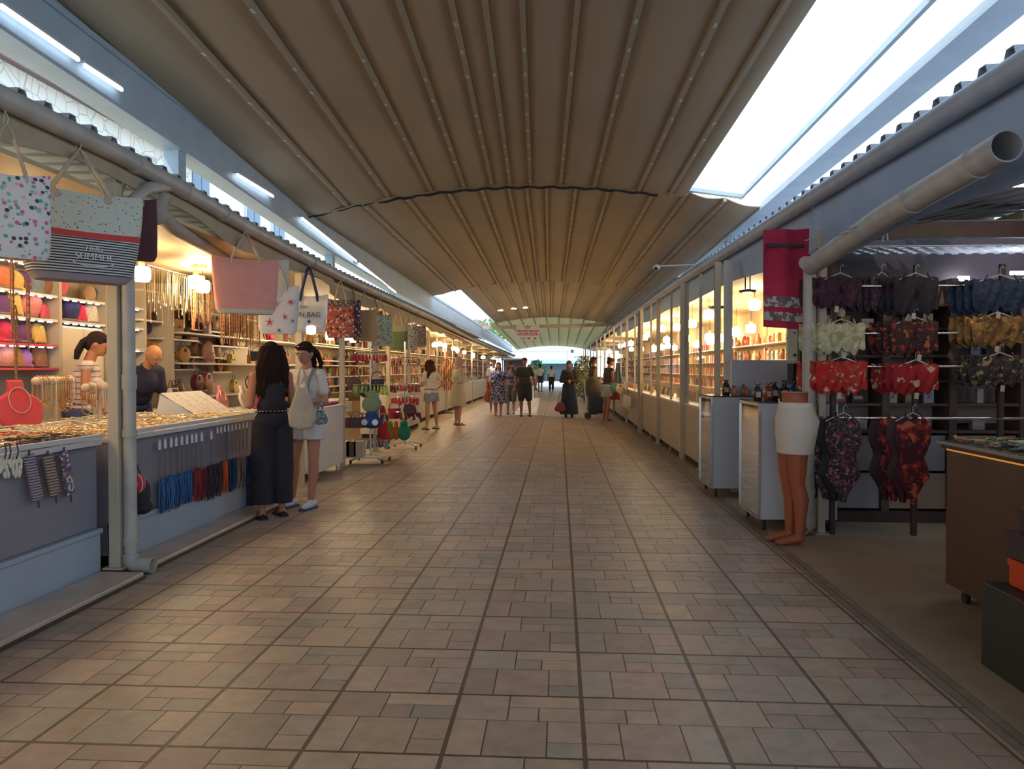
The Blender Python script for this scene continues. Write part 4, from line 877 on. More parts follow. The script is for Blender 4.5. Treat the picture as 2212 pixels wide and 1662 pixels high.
# plush and bags hung low around racks
def plush(px, py, Y, r3, col, label, eye=False):
    p = P(px, py, Y=Y); r = empty('plush_toy', p, label, 'plush toy'); m = MB().ell(p, r3, 14, 9); m.ell(p + Vector((0, -.02, r3[2] * 1.1)), (r3[0] * .6, r3[1] * .7, r3[2] * .5)); m.build('body', M('plush_' + label[:9], col, .95, bump=.5, bs=60), r, vox=.012, sm=1)
    if eye:
        for d in (-.09, .07): MB().lathe([(.045, -.004), (.045, .004)], n=16).tr(lambda v, d=d: Vector((v.x, -v.z, v.y)) + p + Vector((d, -r3[1], .0))).build('eye', M('eye_ring', (.6, .75, .85), .5), r, smooth=False)
plush(803, 874, 11.1, (.15, .09, .13), (.20, .28, .20), 'sage green cushion shaped toy on the nearer key ring rack')
plush(803, 912, 11.1, (.16, .08, .10), (.02, .06, .25), 'navy toy with pale round eyes on the nearer key ring rack', True)
plush(828, 925, 11.6, (.08, .08, .22), (.5, .03, .03), 'red plush sleeve hanging between the two racks')
plush(822, 950, 11.9, (.07, .07, .13), (.02, .05, .22), 'small blue plush low between the two racks'); plush(835, 945, 12.0, (.07, .06, .14), (.5, .05, .03), 'small red plush low between the two racks')
plush(873, 935, 13.1, (.12, .09, .14), (.02, .22, .14), 'emerald plush at the foot of the farther rack'); plush(843, 935, 13.1, (.09, .06, .13), (.16, .28, .04), 'lime bag shaped plush on the farther rack'); plush(856, 935, 13.1, (.06, .05, .13), (.55, .10, .02), 'orange plush on the farther rack')
for k, (px, py, Y, kk, c, lb) in enumerate(((765, 845, 11.8, 1, 'dark brown', 'dark brown round purse with a white loop on the nearer rack'), (790, 860, 11.9, 1, 'black', 'black round purse with orange trim on the nearer rack'), (745, 925, 11.2, 2, 'maroon', 'maroon flap purse low on the nearer rack'), (772, 925, 11.2, 2, 'dark brown', 'dark flap purse low on the nearer rack'),
                                          (745, 890, 11.2, 2, 'cream', 'cream box purse on the nearer rack'), (815, 845, 11.9, 3, 'navy', 'navy bucket purse between the racks'), (852, 905, 13.4, 3, 'crimson', 'crimson bucket purse on the farther rack'), (885, 900, 13.4, 1, 'maroon', 'maroon round purse on the farther rack'))):
    p = P(px, py, Y=Y); bags[kk].put(p, .3, .9, lb, None, BC[c])
for k, (px, lb) in enumerate(((748, 'white printed box'), (762, 'brown box'), (778, 'pale box'))): p = P(px, 985, Y=11.2); tag(MB().bb((p.x - .07, 11.1, .12), (p.x + .07, 11.25, .34)).build('small_box', [white, M('box_brown', (.15, .09, .05)), cream][k], smooth=False), lb + ' on the foot of the nearer key ring rack', 'box')
r = empty('rack_tray', (-2.86, 11.3, .11), 'white wire tray carrying the boxes under the nearer rack', 'tray'); MB().bb((-3.15, 11.05, .10), (-2.55, 11.32, .118)).build('base', white, r, smooth=False)

# generic stall bays ------------------------------------------------------
warmw = MATS['warm_wall']
def mk_goods():
    out = []
    for k in range(4):
        r = empty('shelf_ware'); r['category'] = 'goods'; m = MB()
        if k == 0: m.lathe([(.05, 0), (.07, .03), (.06, .14), (.025, .2), (.03, .24)], n=12)
        elif k == 1: m.box((0, 0, .10), (.18, .08, .20)); m.box((0, -.045, .12), (.08, .01, .06))
        elif k == 2: m.ell((0, 0, .10), (.09, .07, .10)); m.lathe([(.05, .18), (.02, .24)], n=10)
        else: m.prism([(-.10, 0), (.10, 0), (.05, .26), (-.05, .26)], .05)
        o = m.build('body', oc_leather, r, local=True); o['tint'] = 1
        out.append(Proto(r))
    return out
goods = mk_goods()
def bay(side, Y0, Y1, Xf, Xb, k, zc, where, dense=True):
    """one glass fronted stall unit: counter, shelves, wares, lamps"""
    s = -1 if side == 'left' else 1
    r = empty('glass_counter', (Xf, (Y0 + Y1) / 2, 0), f'{"white" if s < 0 else "cream"} glass-topped counter of the {where}', 'counter')
    a, b = sorted((Xf, Xf + s * .6)); MB().bb((a, Y0 + .03, .10), (b, Y1 - .03, .86)).build('body', M('counter_white', (.60, .57, .52), .45) if s < 0 else M('counter_sand', (.42, .34, .25), .45), r, smooth=False)
    MB().bb((a + .03, Y0 + .05, 0), (b - .03, Y1 - .05, .10)).build('plinth', darkgap, r, smooth=False)
    MB().bb((a, Y0 + .03, .86), (b, Y1 - .03, .89)).build('shelf_board', shelfm, r, smooth=False)
    gl_ = M('counter_glass', (.8, .85, .8), .05, alpha=.16)
    MB().bb((Xf - .004, Y0 + .03, .89), (Xf + .004, Y1 - .03, 1.10)).bb((a, Y0 + .03, 1.10), (b, Y1 - .03, 1.108)).build('glass_top', gl_, r, smooth=False)
    post(Xf + s * .02, Y0, 0, 2.5 if s < 0 else 2.75, .07, f'cream front post at the near end of the {where}', cream, name='stall_post')
    post(Xf + s * .03, (Y0 + Y1) / 2, 0, 2.5 if s < 0 else 2.75, .035, f'thin cream front post in the middle of the {where}', cream, name='stall_post')
    rk = empty('wall_rack', (Xb, (Y0 + Y1) / 2, 0), f'shelf rack on the back wall of the {where}', 'rack')
    for z in (.9, 1.25, 1.6, 1.95): a, b = sorted((Xb, Xb - s * .32)); MB().bb((a, Y0 + .05, z - .02), (b, Y1 - .05, z)).build('shelf_board', shelfm, rk, smooth=False)
    a, b = sorted((Xb, Xb - s * .02)); MB().bb((a, Y0 + .05, 0), (b, Y1 - .05, zc)).build('back_panel', warmw, rk, smooth=False)
    rnd = random.Random(k); n = int((Y1 - Y0) / .33); bulk = MB(); bm_ = [M('bulk%d' % q, c_, .6) for q, c_ in enumerate([(.5, .25, .07), (.3, .12, .05), (.12, .06, .04), (.45, .1, .05), (.6, .5, .35)])]
    for z in (.9, 1.25, 1.6, 1.95):
        for j in range(n):
            if rnd.random() < .2: continue
            y = Y0 + .15 + (Y1 - Y0 - .3) * j / n; g = goods[rnd.randrange(4)]
            if not dense: bulk.m = rnd.randrange(5); bulk.box((Xb - s * .17, y, z + .10), (.10, .17, .20)); continue
            c = rnd.choice([(.5, .25, .07), (.3, .12, .05), (.55, .4, .2), (.12, .06, .04), (.45, .1, .05), (.6, .5, .35), (.2, .2, .15)])
            g.put((Xb - s * .17, y, z), -s * PI / 2, rnd.uniform(.75, 1.05), f'small ware on the back shelves of the {where}', f'wares on the shelves of the {where}', c)
    for j in range(max(2, int((Y1 - Y0) / .35))):
        y = Y0 + .2 + j * .35
        if y > Y1 - .15: break
        if not dense: bulk.m = rnd.randrange(5); bulk.box((Xf + s * .3, y, .95), (.12, .12, .12)); continue
        goods[rnd.randrange(4)].put((Xf + s * .3, y, .891), -s * PI / 2, rnd.uniform(.55, .75), f'small ware inside the glass counter of the {where}', f'wares in the counter of the {where}', rnd.choice([(.6, .5, .35), (.15, .07, .05), (.6, .3, .1)]))
    if bulk.v: tag(bulk.build('shelf_wares', bm_, smooth=False), f'mass of small warm coloured wares in the {where}', 'goods', kind='stuff')
    return r
ordn = ['first', 'second', 'third', 'fourth', 'fifth', 'sixth', 'seventh', 'eighth', 'ninth', 'tenth', 'eleventh', 'twelfth', 'thirteenth', 'fourteenth', 'fifteenth']
yl = [15.2, 18.6, 21.4, 24.6, 28.2, 32.2, 37, 43, 50, 58]
for k in range(len(yl) - 1): bay('left', yl[k], yl[k + 1], -3.66 + (.25 if k == 0 else 0), -5.25, k, 2.5, f'{ordn[k]} left stall beyond the racks', dense=k < 4)
yr = [9.7, 12.1, 14.6, 17.1, 20.2, 24.2, 29, 35, 42, 50, 58]
struct(MB().bb((4.6, 7.9, 0), (4.7, 59, 3.0)), 'wall_right', M('yellow_ply_wall', (.60, .42, .20), .65, noise=.12, ns=3), smooth=False)
struct(MB().add([(2.25, 7.9, 2.85), (4.6, 7.9, 2.75), (4.6, 59, 2.8), (2.25, 59, 2.9)], [(0, 1, 2, 3)]), 'ceiling_right', ply, smooth=False, thick=.03)
for k in range(len(yr) - 1): bay('right', yr[k], yr[k + 1], 1.96 - min(.25, .05 * k), 4.58, 50 + k, 2.8, f'{ordn[k]} right stall beyond the mirrored cabinets', dense=k < 4)
# lamps in rows
for k, (px, py, Y) in enumerate(((1531, 690, 15), (1495, 708, 16.8), (1630, 670, 13.4), (1505, 751, 22), (1535, 745, 21.5), (1558, 738, 20), (1590, 725, 17.2), (1622, 719, 15.8), (1462, 714, 20.6), (1431, 717, 22), (1393, 735, 26), (1363, 747, 29), (1430, 756, 27), (1412, 757, 28), (1443, 753, 26), (1457, 757, 27), (1340, 752, 33), (1316, 763, 40), (1400, 728, 26), (1352, 750, 31))):
    p = P(px, py, Y=Y); p.x = min(p.x, 4.2); lamp.put(p, 0, 1.12, ('lit drum pendant hanging in the glass-fronted stalls on the right', 'large lit drum pendant, lowest near the white post', 'lit drum pendant left of the largest one', 'lit drum pendant nearest the red towel')[{0: 1, 1: 2, 2: 3}.get(k, 0)], None if k < 3 else 'pendants in the right stalls')
for k, (px, py, Y) in enumerate(((748, 735, 13.5), (778, 737, 14.5), (712, 735, 13), (898, 668, 18), (918, 735, 19), (931, 740, 20), (996, 757, 26), (1012, 760, 27), (1028, 765, 29), (1044, 770, 32), (1060, 775, 36), (1075, 778, 42), (1005, 752, 24), (965, 750, 22), (980, 748, 23))):
    if k == 3: continue
    p = P(px, py, Y=Y); lamp.put(p, 0, .8, 'small lit pendant hanging in the left stalls beyond the totes', 'pendants in the far left stalls')
for k, Y in enumerate((16.5, 19.5, 23, 26, 30, 34, 40, 46, 54)):
    for s_, X in ((-1, -4.5), (1, 3.2)):
        if s_ < 0 and Y in (19.5, 23, 26): continue
        lamp.put((X, Y, 2.0 + .1 * (k % 3)), 0, .8 if s_ < 0 else 1.1, 'small lit pendant hanging in the left stalls beyond the totes' if s_ < 0 else 'lit drum pendant hanging in the glass-fronted stalls on the right', 'pendants in the far left stalls' if s_ < 0 else 'pendants in the right stalls')
# striped scarf on a stand, left
r = empty('scarf_stand', P(965, 893, Z=0), 'stand with a twisted brown striped scarf, beside the woman in the denim skirt', 'stand')
b = P(965, 893, Z=0); MB().cyl(b, b + Vector((0, 0, 1.75)), .02).build('pole', chrome, r); MB().bb((b.x - .25, b.y - .15, 0), (b.x + .2, b.y + .15, .03)).build('base', blk, r, smooth=False)
o = MB().grid(lambda u, v: (b.x + (u - .5) * (.12 + .34 * abs(math.sin(v * 5.2)) ** .8) + .05 * math.sin(v * 9), b.y - .06 + .05 * math.sin(u * 14 + v * 4), .75 + 1.0 * (1 - v) + .0), 14, 24).build('striped_scarf', MP('scarf_stripes', (.33, .13, .05), [(.70, .52, .32), (.15, .05, .03)], 14, kind='wave', axis=0, thr=.35), thick=.012)
tag(o, 'twisted brown striped scarf draped down the stand', 'scarf')

# ================= RIGHT SIDE NEAR =================
RZ = lambda y: 2.93 + .012 * (y - 5)
corr_roof(2.16, 2.75, -9, 13.9, lambda y: RZ(y), .02, 'corrugated roof edge over the swimwear shop on the right', pitch=.24)
corr_roof(2.76, 4.7, -9, 6.9, lambda y: RZ(y) + .02, .04, 'inner corrugated roof over the swimwear shop', pitch=.48)
corr_roof(2.76, 4.7, 7.8, 13.9, lambda y: RZ(y) + .02, .04, 'inner corrugated roof behind the lattice', pitch=.48)
corr_roof(2.10, 4.6, 13.95, 59, lambda y: RZ(14) + .002 * (y - 14), .05, 'corrugated roof edge over the glass stalls on the right', pitch=.4)
gutter(lambda y: 2.13 - .004 * (y - 5), lambda y: RZ(min(y, 14)) - .09, -9.0, 59, .065, 'long round gutter pipe along the right stalls', brk=(3, 9, 15, 21), mt=M('sky_glow_pvc', (.36, .43, .54), .5, noise=.1))  # blue sky glow mixed into the grey of the pipe
fasc = M('sky_glow_fascia_sheet', (.34, .47, .70), .7, noise=.08, ns=3, bump=.3, bs=6)  # sheet colour carries the blue sky glow from the open strip
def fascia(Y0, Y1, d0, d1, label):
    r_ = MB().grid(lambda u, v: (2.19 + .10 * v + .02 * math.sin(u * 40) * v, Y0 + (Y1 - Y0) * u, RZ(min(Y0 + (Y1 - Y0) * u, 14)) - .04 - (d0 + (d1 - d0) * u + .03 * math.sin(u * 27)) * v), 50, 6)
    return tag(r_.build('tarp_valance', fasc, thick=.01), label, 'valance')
fascia(-9.0, 6.8, .50, .55, 'grey tarp valance, tinted blue with sky glow, over the swimwear shop opening'); fascia(6.85, 30, .42, .30, 'grey tarp valance over the glass-fronted right stalls')
r = empty('drain_pipe', (2.4, 5, 2.5), 'open-ended grey drain pipe slung under the right valance', 'pipe')
a = P(1752, 575, X=2.08); b = P(1920, 462, X=2.06); c = P(2175, 315, X=2.04)
MB().tube([a, b, c], .072, 18, caps=False).build('pipe', M('grey_pipe', (.42, .42, .43), .5, noise=.1), r, thick=.008)
for t in (.25, .8): p = b.lerp(c, t); q = b.lerp(c, t + .02); MB().tube([p, q], .079, 16, caps=False).build('collar', pvc, r, thick=.006)
r = empty('downpipe', (2.13, 6.66, 0), 'grey downpipe standing beside the mannequin legs', 'pipe')
MB().tube([(2.13, 6.66, .12), (2.13, 6.66, 2.35), tuple(a + Vector((-.06, -.05, .02)))], .055, 16).build('pipe', pvc, r)
for z in (.35, .95, 1.05, 1.75, 2.3): MB().cyl((2.13, 6.66, z), (2.13, 6.66, z + .05), .062, n=14).build('collar', pvc, r)
MB().tube([(2.13, 6.66, .18), (2.13, 6.66, .08), (2.06, 6.60, .07)], .062, 14, caps=False).build('elbow', pvc, r, thick=.008)
post(2.25, 6.70, 0, 2.6, .06, 'worn cream post between the downpipe and the swimwear rails', cream, name='stall_post')
post(P(1570, 800, Y=9.6).x, 9.55, 0, 2.75, .09, 'white painted post behind the mirrored cabinets', white, name='stall_post')
post(1.97, 12.15, 0, 2.75, .12, 'thick grey post dividing the glass-fronted right stalls', pvc, name='stall_post')
post(1.81, 17.2, 0, 2.7, .10, 'second grey post along the glass-fronted right stalls', pvc, name='stall_post')
r = empty('power_socket', P(1576, 772, X=2.05), 'small socket box with hanging grey cable on the white post', 'socket'); p = P(1576, 772, Y=9.45)
MB().box(p, (.08, .04, .09)).build('box', white, r, smooth=False); MB().tube([p, p + Vector((.05, -.03, -.12)), p + Vector((.04, -.03, -.3)), p + Vector((-.02, -.03, -.42)), p + Vector((-.02, 0, -.5))], .006, 6).build('cable', M('grey_cable', (.2, .22, .22)), r)
# wood-glass panes on right: front glazing of stalls
gl2 = M('stall_glass', (.75, .8, .72), .03, alpha=.10)
for k, (ya, yb) in enumerate(((9.75, 12.05), (12.3, 14.55), (14.7, 17.05))):
    struct(MB().bb((1.99, ya, 1.12), (2.0, yb, 2.6)), f'window_{k+1}', gl2, smooth=False)
# white back panel behind cabinets
tag(MB().bb((1.98, 8.90, 0), (3.6, 8.96, 1.52)).build('partition_board', M('lilac_board', (.50, .50, .56), .5), smooth=False), 'plain pale board behind the bottles, between the white post and the downpipe', 'board')
tag(MB().bb((2.55, 8.7, 1.52), (3.4, 8.76, 2.15)).build('sunglasses_panel', MP('sunglass_rows', (.80, .80, .66), [(.10, .06, .03), (.35, .2, .05), (.80, .80, .66)], 11, thr=.22)), 'lit white panel of sunglasses above the pale board', 'panel')
# floodlights
for k, (px, py, lb) in enumerate(((1548, 665, 'dark flat floodlight hanging left of the white post'), (1615, 630, 'round floodlight lit from inside, right of the white post'))):
    p = P(px, py, Y=(10.5, 9.9)[k]); r = empty('floodlight', p, lb, 'lamp'); MB().lathe([(.02, .03), (.11, .015), (.10, -.01)], c=p, n=18).build('housing', M('flood_grey', (.12, .12, .12), .5), r)
    for d in (-.03, .03): MB().cyl(p + Vector((d, 0, .03)), Vector((p.x + d, p.y, 2.83)), .008, n=6).build('bracket', blk, r)
    if k: MB().lathe([(.06, -.012), (.05, -.02)], c=p, n=16).build('lens', M('flood_glow', (1, .9, .7), em=(1, .85, .6), es=6), r)
# red towel
r = empty('red_towel', P(1690, 500, Y=7.0), 'red towel with grey patterned bands hanging from the valance', 'towel')
a = P(1650, 560, Y=6.75); b = P(1745, 700, Y=6.75); w = b.x - a.x
def tw(v0, v1, y0=0):
    za, zb = P(1690, 496, Y=6.75).z, P(1690, 706, Y=6.75).z
    return MB().grid(lambda u, v: (a.x + w * u, 6.75 + y0 + .018 * math.sin(u * 11) + .01 * math.sin((v0 + (v1 - v0) * v) * 5), za + (zb - za) * (v0 + (v1 - v0) * v) - .03 * u * (v0 + (v1 - v0) * v)), 20, 14)
tw(0, 1).build('cloth', M('red_towel', (.42, .02, .06), .9, noise=.1, ns=5, bump=.4, bs=150), r, thick=.012)
tb = MP('grey_rose_band', (.22, .10, .10), [(.42, .40, .36), (.12, .10, .10)], 22, thr=.46, kind='noise')
tw(.68, .79, -.012).build('patterned_band', tb, r, thick=.004); tw(.84, .93, -.012).build('patterned_band', tb, r, thick=.004)
tag(MB().bar((a.x + .02, 6.74, P(1690, 530, Y=6.75).z), (b.x - .04, 6.74, P(1690, 533, Y=6.75).z), .02, .03).build('trouser_hanger', blk, smooth=False), 'black clip hanger holding the red towel', 'hanger')

# mirrored cabinets
mir = M('mirror_glass', (.62, .64, .66), .04, 1.0)
def cabinet(x0, x1, y0, y1, zt, label):
    r = empty('mirror_cabinet', ((x0 + x1) / 2, (y0 + y1) / 2, 0), label, 'cabinet')
    MB().bb((x0 + .01, y0, .10), (x1, y1, zt)).build('body', M('cabinet_white', (.50, .53, .58), .4), r, smooth=False, bevel=.004)
    MB().bb((x0 - .002, y0 + .02, .13), (x0 + .008, y1 - .02, zt - .03)).build('mirror', mir, r, smooth=False)
    m = MB(); m.bar((x0, y0, .10), (x0, y0, zt), .02); m.bar((x0, y1, .10), (x0, y1, zt), .02); m.bar((x0, y0, .11), (x0, y1, .11), .02); m.bar((x0, y0, zt - .01), (x0, y1, zt - .01), .02); m.build('frame', chrome, r, smooth=False)
    MB().bb((x0 - .01, y0 - .01, zt), (x1 + .01, y1 + .01, zt + .012)).build('glass_top', M('dark_glass_top', (.04, .06, .08), .08), r, smooth=False)
    for x in (x0 + .06, x1 - .06):
        for y in (y0 + .06, y1 - .06): MB().cyl((x - .012, y, .032), (x + .012, y, .032), .032).cyl((x, y, .05), (x, y, .10), .012).build('caster', blk, r)
    return r
cabinet(1.75, 2.42, 6.78, 7.48, 1.12, 'nearer mirror-sided display cabinet behind the mannequin legs')
cabinet(1.68, 2.35, 8.52, 9.20, 1.11, 'farther mirror-sided display cabinet with pale blue front')
# bottles etc on cabinets
def mk_bottle(kind):
    r = empty('bottle'); r['category'] = 'bottle'; m = MB()
    if kind == 0: m.lathe([(.035, 0), (.038, .005), (.038, .10), (.02, .125), (.016, .13), (.016, .145), (.03, .147), (.03, .155)], n=16)
    else: m.box((0, 0, .05), (.09, .06, .10)); m.cyl((0, 0, .10), (0, 0, .135), .02)
    o = m.build('glass', M('tinted_glass', r=.15, oc=True), r, local=True); o['tint'] = 1
    m = MB(); m.box((0, -.040 if kind == 0 else -.031, .055), (.04, .002, .05)); m.build('label', M('label_tan', (.5, .35, .25)), r, local=True, smooth=False)
    return Proto(r)
bot = [mk_bottle(0), mk_bottle(1)]
for px, Y, k, c, s_, lb in ((1568, 8.75, 0, (.02, .02, .01), 1.1, 'slim black bottle at the left end of the farther cabinet'), (1585, 8.75, 1, (.45, .06, .03), .8, 'small red box-shaped bottle on the farther cabinet'), (1605, 8.75, 0, (.12, .12, .03), .8, 'squat olive jar on the farther cabinet'), (1612, 8.70, 1, (.45, .10, .03), .7, 'orange bottle with a leaf beside the olive jar'),
                        (1636, 7.0, 0, (.03, .02, .025), 1.0, 'dark round-capped bottle at the left end of the nearer cabinet'), (1659, 7.2, 0, (.25, .05, .01), 1.0, 'amber bottle behind the mannequin waist'), (1672, 7.35, 0, (.03, .02, .03), 1.05, 'dark bottle next to the amber one'), (1694, 7.35, 1, (.01, .03, .03), 1.1, 'wide dark green bottle on the nearer cabinet'), (1714, 7.2, 0, (.01, .02, .10), 1.0, 'navy bottle next to the downpipe')):
    z = 1.133 if Y < 8 else 1.123; q = P(px, 860, Y=Y); bot[k].put((q.x, Y, z), 0, s_, lb, None, c)
tag(MB().bb((P(1712, 800, Y=8.6).x, 8.6, 1.30), (P(1733, 800, Y=8.6).x + .05, 8.8, 1.48)).build('gift_box', M('purple_black_box', (.04, .02, .04), .4), smooth=False, bevel=.006), 'dark box on the bracket shelf left of the downpipe', 'box')
tag(MB().bb((P(1705, 800, Y=8.6).x, 8.5, 1.27), (P(1735, 800, Y=8.6).x + .1, 8.89, 1.295)).build('bracket_shelf', M('shelf_dark', (.10, .06, .06)), smooth=False), 'small dark bracket shelf on the pale board', 'shelf')
# mannequin legs
def mannequin():
    x, y = 1.88, 6.32; r = empty('leg_mannequin', (x, y, 0), 'terracotta mannequin legs standing before the nearer mirrored cabinet', 'mannequin')
    m = MB()
    for d in (-.075, .075):
        yy = y + d; q = -.035 if d > 0 else .0
        m.rc((x + .02 + q, yy, .98), (x + .03 + q, yy, .80), .10, .092); m.rc((x + .03 + q, yy, .80), (x + .035 + q, yy, .50), .09, .058); m.rc((x + .035 + q, yy, .50), (x + .065 + q, yy, .36), .056, .062); m.rc((x + .065 + q, yy, .36), (x + .055 + q, yy, .09), .060, .036)
        m.rc((x + .055 + q, yy, .055), (x - .06 + q, yy, .035), .042, .032); m.rc((x - .05 + q, yy, .03), (x - .12 + q, yy - .01, .024), .034, .024)
    m.ell((x + .05, y, 1.0), (.12, .17, .14)); m.ell((x + .035, y, 1.12), (.095, .125, .10)); m.rc((x + .03, y - .025, 1.13), (x + .03, y + .025, 1.13), .09, .09); m.cyl((x + .03, y, 1.1), (x + .03, y, 1.235), .10, .105)
    m.build('legs', M('terracotta_skin', (.36, .10, .045), .5), r, vox=.008, sm=4)
    m = MB(); m.lathe([(.102, 0), (.106, .004), (.106, .008)], c=(x + .03, y, 1.226), n=22, sy=1.15); m.build('waist_cap', M('waist_cap', (.55, .28, .18), .5), r)
    prof = [(.155, .74), (.158, .76), (.172, .90), (.176, 1.0), (.158, 1.08), (.142, 1.13), (.138, 1.15)]; m = MB(); n = 28; vs = []
    for rr, z in prof:
        for j in range(n):
            a = 2 * PI * j / n; back = .035 * math.exp(-((z - .97) / .08) ** 2); xx = rr * .86 * math.cos(a) + (back if math.cos(a) > 0 else 0) * math.cos(a); vs.append((x + .035 + xx, y + rr * 1.12 * math.sin(a) + .004 * math.sin(j * 5 + z * 60), z))
    m.add(vs, [(i * n + j, i * n + (j + 1) % n, (i + 1) * n + (j + 1) % n, (i + 1) * n + j) for i in range(len(prof) - 1) for j in range(n)])
    sh = m.build('shorts', M('white_denim', (.66, .62, .56), .85, bump=.3, bs=200), thick=.008)
    tag(sh, 'white shorts worn by the terracotta mannequin legs', 'shorts')
    w = MB().lathe([(.152, 0), (.146, .03)], c=(x + .035, y, 1.11), n=26, sx=.88, sy=1.12).build('waistband', M('white_denim2', (.72, .68, .62), .85), sh)
mannequin()

# ---------- swimwear shop
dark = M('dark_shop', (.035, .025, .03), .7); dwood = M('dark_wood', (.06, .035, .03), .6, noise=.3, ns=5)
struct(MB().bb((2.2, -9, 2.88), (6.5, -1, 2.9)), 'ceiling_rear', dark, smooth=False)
for y in (-1.5, -5): lamp.put((3.0, y, 2.2), 0, 1, 'unseen pendant lamp added behind the viewpoint to warm the floor', 'added pendants behind the viewpoint')  # unseen pendants added for warm light from behind
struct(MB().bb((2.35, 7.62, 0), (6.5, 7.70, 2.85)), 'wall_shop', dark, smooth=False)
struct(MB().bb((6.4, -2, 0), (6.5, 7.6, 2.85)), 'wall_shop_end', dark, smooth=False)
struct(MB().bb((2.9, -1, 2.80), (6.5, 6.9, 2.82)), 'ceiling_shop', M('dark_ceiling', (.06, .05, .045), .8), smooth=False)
tag(MB().bar((2.35, 6.93, 2.63), (6.4, 6.93, 2.63), .10, .14).build('wood_beam', dwood, smooth=False), 'dark wooden beam over the swimwear shop', 'beam')
# lattice
r = empty('lattice_panel', (3.2, 7.2, 2.48), 'white diagonal lattice panel under the dark beam', 'lattice'); m = MB()
for k in range(34):
    x = 2.30 + k * .13; m.bar((x, 6.99, 2.50), (x + .45, 7.58, 2.52), .045, .01)
for k in range(5): m.bar((2.3, 7.02 + k * .13, 2.512 + k * .004), (6.3, 7.02 + k * .13, 2.512 + k * .004), .035, .01)
m.build('slats', M('lattice_white', (.55, .58, .64), .6), r, smooth=False)
# corrugated underside glimpses, wires
for k in range(7):
    a, b = P(1740 + 60 * k, 520 - 9 * k, Y=5.5), P(2212, 395 + 12 * k, Y=4.6)
    tag(MB().cyl(a, b, .005, n=5).build('ceiling_wire', M('wire_grey', (.25, .27, .27), .5)), 'thin wire strung under the dark shop ceiling', 'wire', 'wires under the shop ceiling')
# shelf unit
uw = M('unit_wood', (.10, .06, .05), .5, noise=.2, ns=4); ul = M('unit_panel', (.30, .30, .33), .5); ulc = M('unit_cream', (.35, .27, .2), .5)
UX0, UX1, UY = 2.40, 5.6, 7.25
r = empty('shelf_unit', ((UX0 + UX1) / 2, 7.4, 0), 'dark open shelving unit full of perfume boxes behind the swimwear', 'shelving unit')
cols_x = [2.40, 3.02, 3.62, 4.25, 4.9, 5.6]
for i, x in enumerate(cols_x): MB().bb((x - .035, UY, .08), (x + .035, 7.6, 2.25)).build('upright', uw, r, smooth=False)
MB().bb((UX0, UY - .02, 0), (UX1, 7.6, .10)).build('plinth', dwood, r, smooth=False)
zsh = [2.02, 1.80, 1.55, 1.32, 1.10, .85]
for z in zsh: MB().bb((UX0, UY + .02, z - .025), (UX1, 7.6, z)).build('shelf_board', uw, r, smooth=False)
for i in range(5):
    x0, x1 = cols_x[i] + .04, cols_x[i + 1] - .04
    MB().bb((x0, UY + .06, .47), (x1, UY + .08, .80)).build('upper_door', ul if i != 2 else ulc, r, smooth=False); MB().bb((x0, UY + .04, .12), (x1, UY + .06, .45)).build('lower_door', ulc if i == 1 else ul, r, smooth=False)
    MB().bb((x0, 7.56, .9), (x1, 7.59, 2.2)).build('back_panel', M('unit_back', (.28, .22, .18), .6), r, smooth=False)
# perfume boxes
def mk_box(k):
    r = empty('perfume_box'); r['category'] = 'perfume box'; w, d, h = ((.10, .06, .15), (.13, .07, .11), (.07, .05, .16))[k]
    o = MB().bb((-w / 2, -d / 2, 0), (w / 2, d / 2, h)).build('carton', oc_plain, r, local=True, smooth=False, bevel=.002); o['tint'] = 1
    if k == 0:
        m = MB(); m.bar((-.02, -d / 2 - .001, h * .3), (.02, -d / 2 - .001, h * .6), .006, .002, up=(0, 1, 0)); m.bar((.02, -d / 2 - .001, h * .3), (-.02, -d / 2 - .001, h * .6), .006, .002, up=(0, 1, 0)); m.build('printed_x', blk, r, local=True, smooth=False)
    else: MB().bb((-w * .35, -d / 2 - .002, h * .35), (w * .35, -d / 2, h * .7)).build('label', M('box_label', (.45, .42, .38), .5), r, local=True, smooth=False)
    return Proto(r)
pbx = [mk_box(k) for k in range(3)]
rnd = random.Random(11)
pal = [(.45, .45, .5), (.04, .04, .05), (.5, .42, .3), (.15, .25, .4), (.55, .5, .45), (.08, .05, .04), (.4, .2, .05), (.3, .28, .27), (.35, .05, .04)]
shn = ['top', 'second', 'third', 'fourth', 'fifth', 'lowest']
for zi, z in enumerate(zsh):
    for i in range(4):
        x = cols_x[i] + .10
        while x < cols_x[i + 1] - .09:
            k = 0 if zi == 0 else rnd.randrange(3)
            if rnd.random() < .78:
                pbx[k].put((x, 7.38, z + .001), rnd.uniform(-.1, .1), rnd.uniform(.85, 1.0) * (.92 if zi else 1), ('grey carton printed with a large X on the top shelf behind the swimwear' if zi == 0 else f'perfume carton on the {shn[zi]} shelf behind the swimwear'), f'perfume cartons on the {shn[zi]} shelf', (.32, .34, .40) if zi == 0 else rnd.choice(pal))
            x += rnd.uniform(.13, .2)
